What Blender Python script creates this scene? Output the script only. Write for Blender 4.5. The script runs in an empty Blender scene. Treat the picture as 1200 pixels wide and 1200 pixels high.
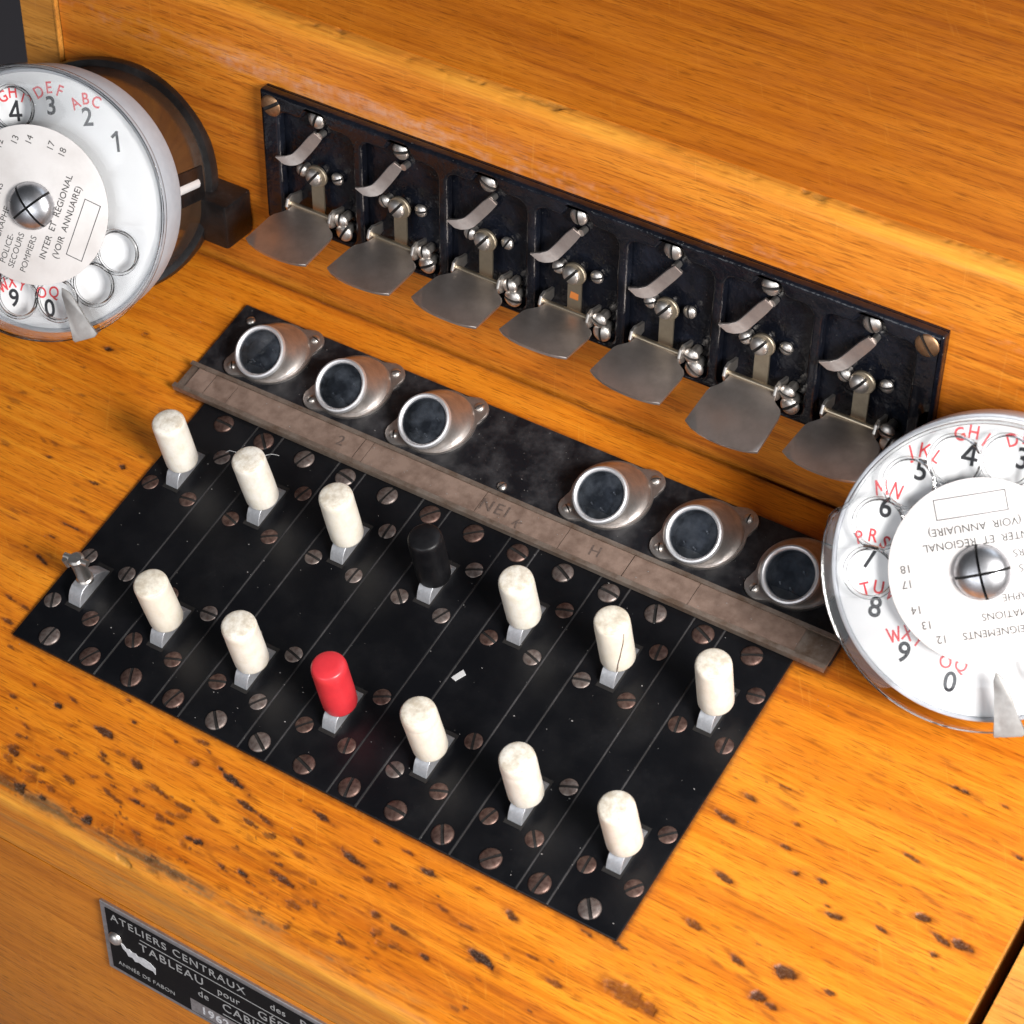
import bpy, bmesh, math, random
import numpy as np
from mathutils import Vector, Matrix

# ------------------------------------------------------------------ units and frames
S = 1.15e-3                      # one drawing unit in metres
AL = 0.2608                      # slope of the key desk (radians); desk frame -> world is a turn about X
CA, SA = math.cos(AL), math.sin(AL)
def dvec(v): return Vector((v[0], v[1]*CA - v[2]*SA, v[1]*SA + v[2]*CA))
def dpos(x, y, z=0.0): return dvec((x, y, z)) * S
WALL0 = dvec((0, 134.668, 20.274))          # foot line of the black panel on the upright board
def wpos(x, h, o=0.0): return Vector((x, WALL0.y - o, WALL0.z + h)) * S

scene = bpy.context.scene
col = scene.collection
random.seed(7); rng = np.random.default_rng(7)

# ------------------------------------------------------------------ camera
cam = bpy.data.cameras.new('camera'); camo = bpy.data.objects.new('camera', cam); col.objects.link(camo)
CR = [(0.84247, 0.52513, -0.12030), (0.35906, -0.71557, -0.59921), (-0.40074, 0.46162, -0.79142)]
CC = (307.39, -158.65, 450.15)
R_RV = (2.456, 0.6495, -0.3905)
def rodr(r):
    r = np.array(r); t = np.linalg.norm(r); k = r/t
    K = np.array([[0,-k[2],k[1]],[k[2],0,-k[0]],[-k[1],k[0],0]])
    return np.eye(3)+math.sin(t)*K+(1-math.cos(t))*K@K
CR = rodr(R_RV)
right, up, back = dvec(CR[0]), -dvec(CR[1]), -dvec(CR[2])
Mc = Matrix((right, up, back)).transposed().to_4x4(); Mc.translation = dvec(CC)*S
camo.matrix_world = Mc
cam.sensor_width = 36; cam.lens = 36*2763.3/1200
cam.clip_start = 0.02; cam.clip_end = 50
cam.dof.use_dof = True; cam.dof.focus_distance = 0.555*1.15; cam.dof.aperture_fstop = 32
scene.camera = camo

# ------------------------------------------------------------------ light of the studio
world = bpy.data.worlds.new('World'); scene.world = world; world.use_nodes = True
bg = world.node_tree.nodes['Background']; bg.inputs[0].default_value = (0.80, 0.88, 1.0, 1); bg.inputs[1].default_value = 0.05
def area(name, frm, to, size, power, color=(1, 1, 1)):
    l = bpy.data.lights.new(name, 'AREA'); l.shape = 'RECTANGLE'; l.size, l.size_y = size; l.energy = power; l.color = color
    o = bpy.data.objects.new(name, l); col.objects.link(o)
    o.location = frm; o.rotation_euler = (Vector(to)-Vector(frm)).to_track_quat('-Z', 'Y').to_euler()
    return o
tgt = dpos(90, 70, 0)
area('key_softbox', tgt + dvec((0.56, -0.17, 0.46)), tgt, (0.24, 0.24), 10.4, (1.0, 0.975, 0.95))
area('front_fill', tgt + dvec((0.0, -1.0, 0.50)), tgt, (0.7, 0.5), 4.2, (0.93, 0.96, 1.0))  # unseen fill, added to lighten the front board and knob fronts
area('overhead_softbox', tgt + Vector((0.22, 0.38, 0.95)), tgt + Vector((0, .05, 0)), (0.6, 0.45), 1.5, (0.80, 0.89, 1.0))
vs = scene.view_settings; vs.view_transform = 'Standard'; vs.look = 'None'; vs.exposure = 0.0; vs.gamma = 1.0
scene.render.engine = 'CYCLES'

# ------------------------------------------------------------------ materials
class NT:
    def __init__(s, name):
        s.m = bpy.data.materials.new(name); s.m.use_nodes = True; s.t = s.m.node_tree; s.t.nodes.clear()
        s.out = s.n('ShaderNodeOutputMaterial')
    def n(s, typ, **kw):
        nd = s.t.nodes.new(typ)
        for k, v in kw.items(): setattr(nd, k, v)
        return nd
    def l(s, a, b): s.t.links.new(a, b)
    def coord(s, scale, off=(0, 0, 0), rot=(0, 0, 0)):
        tc = s.n('ShaderNodeTexCoord'); mp = s.n('ShaderNodeMapping')
        mp.inputs['Scale'].default_value = [c/S for c in scale]; mp.inputs['Location'].default_value = off
        src = tc.outputs['Object']
        if any(rot):
            vr = s.n('ShaderNodeVectorRotate', rotation_type='EULER_XYZ'); vr.inputs['Rotation'].default_value = rot; s.l(src, vr.inputs['Vector']); src = vr.outputs[0]
        s.l(src, mp.inputs[0]); return mp.outputs[0]
    def noise(s, vec, scale=1.0, detail=4, rough=.55, dist=0):
        nd = s.n('ShaderNodeTexNoise'); nd.inputs['Scale'].default_value = scale; nd.inputs['Detail'].default_value = detail
        nd.inputs['Roughness'].default_value = rough; nd.inputs['Distortion'].default_value = dist
        s.l(vec, nd.inputs['Vector']); return nd.outputs['Fac']
    def ramp(s, fac, stops):
        r = s.n('ShaderNodeValToRGB'); e = r.color_ramp.elements
        while len(e) < len(stops): e.new(0.5)
        for el, (p, c) in zip(e, stops):
            el.position = p; el.color = (*c, 1) if not isinstance(c, (int, float)) else (c, c, c, 1)
        s.l(fac, r.inputs[0]); return r.outputs[0]
    def mix(s, fac, a, b, mode='MIX'):
        m = s.n('ShaderNodeMix', data_type='RGBA', blend_type=mode)
        for sock, v in ((m.inputs[0], fac), (m.inputs[6], a), (m.inputs[7], b)):
            if hasattr(v, 'links'): s.l(v, sock)
            else: sock.default_value = v if isinstance(v, (int, float)) else ((*v, 1) if len(v) == 3 else v)
        return m.outputs[2]
    def math(s, op, a, b=0.0, clamp=False):
        m = s.n('ShaderNodeMath', operation=op); m.use_clamp = clamp
        for sock, v in ((m.inputs[0], a), (m.inputs[1], b)):
            if hasattr(v, 'links'): s.l(v, sock)
            else: sock.default_value = v
        return m.outputs[0]
    def bsdf(s, color, rough=.5, metal=0.0, coat=0.0, bump=None, bstr=.3, bdist=.1, spec=.5):
        b = s.n('ShaderNodeBsdfPrincipled')
        for nm, v in (('Base Color', color), ('Roughness', rough), ('Metallic', metal)):
            if hasattr(v, 'links'): s.l(v, b.inputs[nm])
            else: b.inputs[nm].default_value = v if isinstance(v, (int, float)) else (*v, 1)
        b.inputs['Coat Weight'].default_value = coat; b.inputs['Coat Roughness'].default_value = .18
        b.inputs['Specular IOR Level'].default_value = spec
        if bump is not None:
            bp = s.n('ShaderNodeBump'); bp.inputs['Strength'].default_value = bstr; bp.inputs['Distance'].default_value = bdist*S
            s.l(bump, bp.inputs['Height']); s.l(bp.outputs[0], b.inputs['Normal'])
        s.l(b.outputs[0], s.out.inputs[0]); return b
M = {}
def wood(name, dark, mid, light, seed, dents=False, rough=.42, chips=False, sk=.5):
    t = NT(name)
    broad = t.noise(t.coord((.006, .06, .06), (seed, seed*2, seed)), 1, 4, .55, .6)
    band = t.noise(t.coord((.012, .34, .34), (seed+3, seed, 1)), 1, 5, .6, .4)
    fine = t.noise(t.coord((.05, 1.7, 1.7), (seed, 5, seed)), 1, 4, .65)
    pore = t.noise(t.coord((.16, 2.3, 2.3), (seed, 2, 8)), 1, 2, .5)
    cloud = t.noise(t.coord((.03, .05, .05), (seed, 9, 2)), 1, 3, .5)
    f = t.math('ADD', t.math('MULTIPLY', broad, .35), t.math('MULTIPLY', band, .40))
    f = t.math('ADD', f, t.math('MULTIPLY', fine, .25))
    c = t.ramp(f, [(.40, dark), (.50, mid), (.60, light)])
    pm = t.ramp(pore, [(.57, 0), (.68, 1)])
    c = t.mix(t.math('MULTIPLY', pm, .6), c, [x*.40 for x in dark])
    pf = t.ramp(t.noise(t.coord((.20, 4.4, 4.4), (seed, 7, 3)), 1, 2, .5), [(.58, 0), (.66, 1)])
    c = t.mix(t.math('MULTIPLY', pf, .45), c, [x*.5 for x in dark])
    strk = t.ramp(t.noise(t.coord((.022, .9, .9), (seed+1, 3, 6)), 1, 3, .6), [(.60, 0), (.70, 1)])
    c = t.mix(t.math('MULTIPLY', strk, sk), c, [x*.62 for x in dark])
    cm = t.ramp(cloud, [(.35, 0), (.70, 1)])
    c = t.mix(t.math('MULTIPLY', cm, .30), c, [mid[0]*.86, mid[1]*.72, mid[2]*.8])
    # pale rubbed scratches at an angle to the grain
    scr = t.noise(t.coord((.05, 1.1, .05), (seed, 1, 4), (0, 0, 1.0)), 1, 2, .5, .3)
    sm = t.math('MULTIPLY', t.ramp(scr, [(.65, 0), (.71, 1)]), t.ramp(t.noise(t.coord((.05, .05, .05), (4, seed, 1)), 1, 2), [(.40, 0), (.55, 1)]))
    c = t.mix(t.math('MULTIPLY', sm, .16), c, [min(1, light[0]*1.08), light[1]*1.35, light[2]*2.6])
    scr2 = t.noise(t.coord((1.1, .03, .05), (seed, 6, 4), (0, 0, -.95)), 1, 2, .5, .5)
    sm2 = t.math('MULTIPLY', t.ramp(scr2, [(.66, 0), (.72, 1)]), t.ramp(t.noise(t.coord((.06, .06, .06), (9, seed, 1)), 1, 2), [(.42, 0), (.58, 1)]))
    c = t.mix(t.math('MULTIPLY', sm2, .16), c, [min(1, light[0]*1.08), light[1]*1.3, light[2]*2.2])
    r = t.ramp(t.noise(t.coord((.08, .2, .2), (1, 1, seed)), 1, 4), [(.3, rough-.08), (.75, rough+.14)])
    h = t.math('ADD', t.math('MULTIPLY', fine, .5), t.math('MULTIPLY', pm, -.5))
    if chips:
        ch = t.ramp(t.noise(t.coord((.10, .35, .35), (seed, 7, 7)), 1, 4, .6), [(.66, 0), (.70, 1)])
        c = t.mix(t.math('MULTIPLY', ch, .28), c, (.50, .36, .27))
    if dents:
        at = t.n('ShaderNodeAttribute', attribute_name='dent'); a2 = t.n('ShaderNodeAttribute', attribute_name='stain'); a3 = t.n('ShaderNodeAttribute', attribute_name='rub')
        dn = t.noise(t.coord((.7, 1.1, .7), (2, 2, 2)), 1, 4, .65)
        st = t.math('MULTIPLY', a2.outputs['Fac'], t.ramp(dn, [(.25, .55), (.6, 1)]))
        c = t.mix(t.math('MULTIPLY', st, .85, True), c, (.20, .045, .005))
        a4 = t.n('ShaderNodeAttribute', attribute_name='scuff')
        c = t.mix(t.math('MULTIPLY', a4.outputs['Fac'], t.ramp(dn, [(.3, .2), (.6, 1)]), True), c, (.66, .42, .32))
        a5 = t.n('ShaderNodeAttribute', attribute_name='grime')
        c = t.mix(t.math('MULTIPLY', a5.outputs['Fac'], t.ramp(fine, [(.35, .3), (.6, 1)]), True), c, (.21, .125, .055))
        gr = t.ramp(t.noise(t.coord((1.6, 2.2, 1.6), (5, 1, 2)), 1, 3, .7), [(.38, (.011, .006, .004)), (.55, (.036, .021, .015)), (.74, (.12, .09, .075))])
        c = t.mix(t.math('MULTIPLY', at.outputs['Fac'], .95, True), c, gr)
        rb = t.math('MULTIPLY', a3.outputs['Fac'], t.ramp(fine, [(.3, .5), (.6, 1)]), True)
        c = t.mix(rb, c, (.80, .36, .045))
        h = t.math('ADD', h, t.math('MULTIPLY', t.math('MULTIPLY', at.outputs['Fac'], dn), -1.6))
    t.bsdf(c, r, 0, .08, h, .35, .12, .32)
    M[name] = t.m; return t.m
wood('deck_wood', (.42, .102, .005), (.64, .196, .010), (.77, .280, .019), 1.3, True)
wood('wall_wood', (.39, .096, .006), (.60, .180, .012), (.74, .262, .024), 4.1, True, .5, False, .4)
wood('top_wood', (.32, .078, .004), (.47, .132, .007), (.58, .180, .012), 8.2, False, .38, sk=.2)
wood('front_wood', (.45, .140, .011), (.58, .195, .016), (.68, .245, .024), 12.7)
wood('end_wood', (.40, .16, .03), (.56, .23, .035), (.68, .31, .06), 15.2)

def black(name, base, rough, dust, lump=.5, dsc=1.0, dust_sheen=(.26, .25, .26), spec=.35, edge=False):
    t = NT(name)
    n1 = t.noise(t.coord((.09, .09, .09), (1, 2, 3)), dsc, 5, .6); n2 = t.noise(t.coord((.9, .9, .9)), 1, 3, .7); n3 = t.noise(t.coord((1.9, 1.9, 1.9), (3, 1, 1)), 1, 2, .5)
    d = t.math('MULTIPLY', t.ramp(n1, [(.42, 0), (.78, 1)]), t.ramp(n2, [(.3, .35), (.75, 1)]))
    c = t.mix(t.math('MULTIPLY', d, dust), base, dust_sheen)  # dust on most blacks; painted bluish sheen on panel and frame
    sp = t.ramp(n3, [(.735, 0), (.765, 1)])
    c = t.mix(t.math('MULTIPLY', sp, min(1, dust*1.6)), c, (.42, .40, .38))
    if edge:
        g = t.n('ShaderNodeNewGeometry'); w = t.math('MULTIPLY', t.ramp(g.outputs['Pointiness'], [(.51, 0), (.58, 1)]), t.ramp(n2, [(.35, .1), (.65, 1)]))
        c = t.mix(t.math('MULTIPLY', w, .8), c, (.15, .17, .22))
    r = t.math('ADD', rough, t.math('MULTIPLY', n1, .25))
    lp = t.noise(t.coord((.22, .22, .22), (6, 6, 6)), 1, 3, .5)
    t.bsdf(c, r, 0, 0, t.math('ADD', lp, t.math('MULTIPLY', n2, .15)), lump, .5, spec); M[name] = t.m
black('key_black', (.0034, .0036, .0048), .22, .028, .10, spec=.28)
black('lamp_black', (.006, .0065, .009), .32, .26, .2, 1.6)
black('panel_black', (.0036, .0042, .007), .12, .13, 1.6, .9, (.07, .095, .16), .32)  # blue clouds in the colour stand in for bluish highlights
black('frame_black', (.0036, .0042, .007), .08, .12, 1.0, .9, (.07, .095, .16), .5)  # same painted blue sheen as the panel
black('box_black', (.007, .0065, .007), .20, .10, .4)
black('joint_dust', (.026, .024, .024), .8, .35, .2)
black('knob_black', (.0035, .0035, .0045), .30, .05, .2, spec=.3)

def metal(name, c1, c2, rough, sc=.25, mt=1.0):
    t = NT(name)
    n = t.noise(t.coord((sc, sc, sc), (2, 7, 1)), 1, 5, .62); n2 = t.noise(t.coord((1.6, 1.6, 1.6)), 1, 3, .6)
    c = t.mix(t.ramp(n, [(.38, 0), (.68, 1)]), c1, c2)
    t.bsdf(c, t.math('ADD', rough, t.math('MULTIPLY', n, .22)), mt, 0, n2, .12, .15); M[name] = t.m
metal('nickel', (.66, .63, .60), (.50, .46, .42), .32)
metal('flap_nickel', (.56, .50, .465), (.38, .33, .30), .26, .11, .92)
metal('latch_metal', (.50, .455, .43), (.38, .33, .31), .38, .4)
metal('old_brass', (.42, .36, .27), (.33, .28, .21), .40)
metal('rod_brass', (.62, .52, .38), (.46, .38, .29), .26)
metal('brown_screw', (.20, .13, .108), (.085, .045, .037), .42, .7, .85)
metal('dull_screw', (.29, .245, .225), (.14, .10, .088), .44, .7, .85)
metal('copper_screw', (.50, .30, .17), (.34, .19, .10), .36, .6)
metal('aluminium', (.56, .57, .60), (.40, .41, .43), .42, .5, .75)
metal('lamp_metal', (.58, .55, .53), (.40, .36, .335), .40, .3)
metal('rim_bright', (.90, .90, .92), (.80, .80, .82), .40, .5, .9)
metal('chrome', (.46, .41, .36), (.34, .29, .24), .10)
metal('stop_metal', (.50, .48, .46), (.38, .36, .345), .40, .3, .9)
metal('hub_steel', (.58, .58, .60), (.40, .40, .42), .26, .5)
metal('holder_steel', (.33, .27, .225), (.18, .12, .085), .46, .25, .75)
metal('plate_edge', (.52, .51, .52), (.36, .34, .34), .42, .6)
metal('slot_dark', (.006, .005, .005), (.010, .008, .007), .6, .5, 0)

def plain(name, c1, c2, rough, sc=.3, spec=.5, bump=.08):
    t = NT(name)
    n = t.noise(t.coord((sc, sc, sc), (4, 1, 3)), 1, 5, .6); n2 = t.noise(t.coord((1.8, 1.8, 1.8)), 1, 3)
    t.bsdf(t.mix(t.ramp(n, [(.40, 0), (.75, 1)]), c1, c2), rough, 0, 0, n2, bump, .15, spec); M[name] = t.m
plain('number_white', (.84, .85, .86), (.80, .81, .82), .28)
plain('card_white', (.68, .655, .645), (.58, .55, .535), .5, .12)
plain('rim_grey', (.46, .48, .52), (.40, .42, .46), .4)
plain('print_black', (.015, .016, .02), (.03, .03, .035), .5)
plain('print_grey', (.05, .047, .045), (.13, .125, .12), .6, .6)
plain('drum_brown', (.085, .046, .024), (.05, .028, .016), .13, .12, .7, .02)
plain('print_dark', (.06, .058, .056), (.14, .135, .13), .6, .6)
plain('print_red', (.72, .035, .05), (.78, .10, .10), .5)
plain('pencil', (.085, .06, .05), (.16, .11, .09), .8, 1.5)
plain('old_paper', (.225, .155, .122), (.115, .072, .054), .75, .28, .3, .4)
plain('knob_red', (.64, .035, .045), (.56, .03, .04), .36)
plain('backdrop_grey', (.24, .21, .215), (.21, .19, .195), .8, .01)
plain('paper_scrap', (.6, .6, .6), (.5, .5, .5), .7)
plain('dust_grey', (.30, .29, .28), (.2, .19, .18), .8)
plain('silver_print', (.38, .38, .38), (.20, .20, .20), .5, 1.0)
plain('emblem_white', (.62, .62, .64), (.42, .42, .44), .5, 1.0)
plain('name_black', (.004, .004, .005), (.006, .006, .006), .5, .3, .15)
plain('lamp_inside', (.022, .026, .036), (.10, .11, .13), .45, .5)
plain('rust_spot', (.50, .16, .03), (.42, .12, .02), .6)

def ivory(name, tint):
    t = NT(name)
    tc = t.n('ShaderNodeTexCoord'); sx = t.n('ShaderNodeSeparateXYZ'); t.l(tc.outputs['Object'], sx.inputs[0])
    oi = t.n('ShaderNodeObjectInfo')
    v = t.n('ShaderNodeVectorMath', operation='ADD'); t.l(t.coord((.35, .35, .35)), v.inputs[0]); t.l(oi.outputs['Random'], v.inputs[1])
    va = t.n('ShaderNodeVectorMath', operation='SCALE'); t.l(v.outputs[0], va.inputs[0]); va.inputs['Scale'].default_value = 1.0
    n = t.noise(va.outputs[0], 1.3, 6, .68); g = t.noise(t.coord((2.4, 2.4, 1.2)), 1, 3, .7)
    topm = t.math('MULTIPLY', t.math('GREATER_THAN', sx.outputs['Z'], 19.75*S), t.ramp(n, [(.38, 0), (.62, 1)]))
    c = t.mix(t.ramp(n, [(.45, 0), (.8, 1)]), tint, (tint[0]*.86, tint[1]*.82, tint[2]*.72))
    c = t.mix(t.math('MULTIPLY', oi.outputs['Random'], .45), c, (tint[0]*.90, tint[1]*.83, tint[2]*.70))
    c = t.mix(t.math('MULTIPLY', topm, .7), c, (.46, .39, .30))
    low = t.ramp(t.noise(t.coord((.5, .5, .12), (3, 9, 2)), 1, 4, .6), [(.52, 0), (.70, 1)])
    c = t.mix(t.math('MULTIPLY', low, .2), c, (.50, .42, .31))
    spk = t.ramp(g, [(.70, 0), (.76, 1)])
    c = t.mix(t.math('MULTIPLY', spk, .30), c, (.35, .29, .22))
    b = t.bsdf(c, .46, 0, 0, t.math('ADD', g, t.math('MULTIPLY', n, .6)), .14, .2)
    b.inputs['Subsurface Weight'].default_value = .08; b.inputs['Subsurface Radius'].default_value = (1*S, .8*S, .5*S)
    M[name] = t.m
ivory('ivory', (.82, .785, .715))

def clear(name, gloss=.06, tint=.97):
    t = NT(name)
    tr = t.n('ShaderNodeBsdfTransparent'); tr.inputs[0].default_value = (tint, tint, tint*1.0, 1)
    gl = t.n('ShaderNodeBsdfGlossy'); gl.inputs['Roughness'].default_value = gloss
    fr = t.n('ShaderNodeFresnel'); fr.inputs['IOR'].default_value = 1.42
    mx = t.n('ShaderNodeMixShader'); t.l(fr.outputs[0], mx.inputs[0]); t.l(tr.outputs[0], mx.inputs[1]); t.l(gl.outputs[0], mx.inputs[2])
    t.l(mx.outputs[0], t.out.inputs[0]); M[name] = t.m
clear('clear_plastic', .06, .97)
def dusty(name):  # diffuse blue-grey film paints the reflection onto the lens
    t = NT(name)
    tr = t.n('ShaderNodeBsdfTransparent'); tr.inputs[0].default_value = (.78, .82, .88, 1)
    gl = t.n('ShaderNodeBsdfGlossy'); gl.inputs['Roughness'].default_value = .06
    fr = t.n('ShaderNodeFresnel'); fr.inputs['IOR'].default_value = 1.55
    df = t.n('ShaderNodeBsdfDiffuse'); df.inputs[0].default_value = (.22, .25, .30, 1)
    m1 = t.n('ShaderNodeMixShader'); t.l(fr.outputs[0], m1.inputs[0]); t.l(tr.outputs[0], m1.inputs[1]); t.l(gl.outputs[0], m1.inputs[2])
    oi = t.n('ShaderNodeObjectInfo'); v = t.n('ShaderNodeVectorMath', operation='ADD'); t.l(t.coord((.22, .22, .22)), v.inputs[0]); sc_ = t.n('ShaderNodeMath', operation='MULTIPLY'); t.l(oi.outputs['Random'], sc_.inputs[0]); sc_.inputs[1].default_value = 40; t.l(sc_.outputs[0], v.inputs[1])
    n = t.noise(v.outputs[0], 1, 5, .6)
    m2 = t.n('ShaderNodeMixShader'); t.l(t.ramp(n, [(.42, .03), (.75, .22)]), m2.inputs[0]); t.l(m1.outputs[0], m2.inputs[1]); t.l(df.outputs[0], m2.inputs[2])
    t.l(m2.outputs[0], t.out.inputs[0]); M[name] = t.m
dusty('lens_glass')  # the film is painted reflection, not dust

# ------------------------------------------------------------------ mesh helpers (drawing units)
def finish(bm, name, smooth=35):
    bmesh.ops.remove_doubles(bm, verts=bm.verts, dist=1e-4)
    bmesh.ops.recalc_face_normals(bm, faces=bm.faces)
    bmesh.ops.scale(bm, vec=(S, S, S), verts=bm.verts)
    me = bpy.data.meshes.new(name); bm.to_mesh(me); bm.free()
    if smooth:
        me.polygons.foreach_set('use_smooth', [True]*len(me.polygons)); me.set_sharp_from_angle(angle=math.radians(smooth))
    return me
def box(bm, lo, hi, bev=0.0, seg=2):
    r = bmesh.ops.create_cube(bm, size=1.0); vs_ = r['verts']
    bmesh.ops.scale(bm, vec=[hi[i]-lo[i] for i in range(3)], verts=vs_)
    bmesh.ops.translate(bm, vec=[(hi[i]+lo[i])/2 for i in range(3)], verts=vs_)
    if bev:
        es = list({e for v in vs_ for e in v.link_edges})
        bmesh.ops.bevel(bm, geom=es, offset=bev, segments=seg, affect='EDGES', profile=.5)
def lathe(bm, prof, seg=32, cap=True, cx=0, cy=0):
    rings = []
    for r, z in prof:
        if r < 1e-6: rings.append([bm.verts.new((cx, cy, z))])
        else: rings.append([bm.verts.new((cx+r*math.cos(2*math.pi*i/seg), cy+r*math.sin(2*math.pi*i/seg), z)) for i in range(seg)])
    for a, b in zip(rings, rings[1:]):
        for i in range(seg):
            j = (i+1) % seg
            if len(a) == 1 and len(b) == 1: continue
            if len(a) == 1: bm.faces.new((a[0], b[i], b[j]))
            elif len(b) == 1: bm.faces.new((a[i], a[j], b[0]))
            else: bm.faces.new((a[i], a[j], b[j], b[i]))
    if cap:
        for rg in (rings[0], rings[-1]):
            if len(rg) > 2: bm.faces.new(rg)
    return rings
def prism(bm, pts, z0, z1, bev=0.0, seg=1):
    a = [bm.verts.new((x, y, z0)) for x, y in pts]; b = [bm.verts.new((x, y, z1)) for x, y in pts]
    fs = [bm.faces.new(a[::-1]), bm.faces.new(b)]
    n = len(pts)
    for i in range(n): fs.append(bm.faces.new((a[i], a[(i+1) % n], b[(i+1) % n], b[i])))
    if bev:
        es = [e for f in fs[:2] for e in f.edges]
        bmesh.ops.bevel(bm, geom=es, offset=bev, segments=seg, affect='EDGES', profile=.5)
def tube(bm, path, r, seg=12, closed=False):
    path = [Vector(p) for p in path]; rings = []; n = len(path)
    for i, p in enumerate(path):
        t = (path[min(i+1, n-1)]-path[max(i-1, 0)]) if not closed else (path[(i+1) % n]-path[i-1])
        t.normalize(); ref = Vector((0, 0, 1)) if abs(t.z) < .9 else Vector((1, 0, 0))
        a = t.cross(ref).normalized(); b = t.cross(a)
        rr = r[i] if isinstance(r, (list, tuple)) else r
        rings.append([bm.verts.new(p+a*rr*math.cos(2*math.pi*k/seg)+b*rr*math.sin(2*math.pi*k/seg)) for k in range(seg)])
    pr = list(zip(rings, rings[1:])) + ([(rings[-1], rings[0])] if closed else [])
    for A, B in pr:
        for k in range(seg): bm.faces.new((A[k], A[(k+1) % seg], B[(k+1) % seg], B[k]))
    if not closed: bm.faces.new(rings[0][::-1]); bm.faces.new(rings[-1])
def ribbon(bm, path, width_dir, w, th):
    """a bent strip: path of points, its width direction and its thickness"""
    wd = Vector(width_dir).normalized(); path = [Vector(p) for p in path]; n = len(path); rows = []
    for i, p in enumerate(path):
        t = (path[min(i+1, n-1)]-path[max(i-1, 0)]).normalized(); nn = t.cross(wd).normalized()
        ww = w[i] if isinstance(w, (list, tuple)) else w
        rows.append([bm.verts.new(p+wd*a*ww/2+nn*b*th/2) for a, b in ((-1, -1), (1, -1), (1, 1), (-1, 1))])
    for A, B in zip(rows, rows[1:]):
        for k in range(4): bm.faces.new((A[k], A[(k+1) % 4], B[(k+1) % 4], B[k]))
    bm.faces.new(rows[0][::-1]); bm.faces.new(rows[-1])
def curve_plate(loops, half, bev, res=2):
    """flat plate with holes from closed 2-D loops, rounded edges; returned as a bmesh"""
    cu = bpy.data.curves.new('loops', 'CURVE'); cu.dimensions = '2D'; cu.fill_mode = 'BOTH'; cu.extrude = half; cu.bevel_depth = bev; cu.bevel_resolution = res; cu.offset = -bev
    for L in loops:
        sp = cu.splines.new('POLY'); sp.points.add(len(L)-1); sp.use_cyclic_u = True
        for p, (x, y) in zip(sp.points, L): p.co = (x, y, 0, 1)
    o = bpy.data.objects.new('loops', cu); me = bpy.data.meshes.new_from_object(o)
    bm = bmesh.new(); bm.from_mesh(me); bpy.data.objects.remove(o); bpy.data.curves.remove(cu); bpy.data.meshes.remove(me)
    return bm
def circle(cx, cy, r, n=40): return [(cx+r*math.cos(2*math.pi*i/n), cy+r*math.sin(2*math.pi*i/n)) for i in range(n)]

# ------------------------------------------------------------------ object helpers
def obj(name, me, mat, parent=None, loc=(0, 0, 0), rot=(0, 0, 0)):
    if isinstance(me, bmesh.types.BMesh): me = finish(me, name)
    if mat and not me.materials: me.materials.append(M[mat])
    o = bpy.data.objects.new(name, me); col.objects.link(o); o.parent = parent
    if parent is not None: o.location = Vector(loc)*S
    else: o.location = loc
    o.rotation_euler = rot; return o
def thing(name, label, cat, loc, rot=(0, 0, 0), group=None):
    o = bpy.data.objects.new(name, None); o.empty_display_size = .005; col.objects.link(o)
    o.location = loc; o.rotation_euler = rot
    return tag(o, label, cat, group)
def tag(o, label=None, cat=None, group=None, kind=None):
    for k, v in (('label', label), ('category', cat), ('group', group), ('kind', kind)):
        if v: o[k] = v
    return o
DECK = (AL, 0, 0)
TEXTS = {}
def text(parent, s, x, y, z, size, mat, name='lettering', rot=0.0, align='CENTER', bold=0.0, sx=1.0, frame=None, space=1.0):
    cu = bpy.data.curves.new('t', 'FONT'); cu.body = s; cu.size = size*S; cu.align_x = align; cu.align_y = 'CENTER'; cu.offset = bold*S; cu.extrude = .012*S; cu.resolution_u = 4; cu.space_character = space
    o = bpy.data.objects.new('t', cu); me = bpy.data.meshes.new_from_object(o); bpy.data.objects.remove(o); bpy.data.curves.remove(cu)
    me.materials.clear(); me.materials.append(M[mat])
    t = bpy.data.objects.new(name, me); col.objects.link(t); t.parent = parent; t.location = Vector((x, y, z))*S
    t.rotation_euler = frame if frame else (0, 0, rot)
    t.scale = (sx, 1, 1); return t

GLY = {'M': [((-.36, 0), (-.36, 1)), ((-.36, 1), (0, .3)), ((0, .3), (.36, 1)), ((.36, 1), (.36, 0))], 'N': [((-.3, 0), (-.3, 1)), ((-.3, 1), (.3, 0)), ((.3, 0), (.3, 1))],
       'W': [((-.45, 1), (-.22, 0)), ((-.22, 0), (0, .8)), ((0, .8), (.22, 0)), ((.22, 0), (.45, 1))], 'K': [((-.27, 0), (-.27, 1)), ((.3, 1), (-.25, .42)), ((-.05, .6), (.32, 0))],
       '4': [((.16, 0), (.16, 1)), ((.16, 1), (-.3, .28)), ((-.32, .26), (.34, .26))], 'X': [((-.3, 0), (.3, 1)), ((-.3, 1), (.3, 0))], 'Y': [((-.32, 1), (0, .45)), ((.32, 1), (0, .45)), ((0, .5), (0, 0))],
       'I': [((0, 0), (0, 1))], '1': [((.05, 0), (.05, 1)), ((.05, .98), (-.22, .76))], '7': [((-.3, .95), (.32, .95)), ((.3, .95), (-.1, 0))]}
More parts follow.
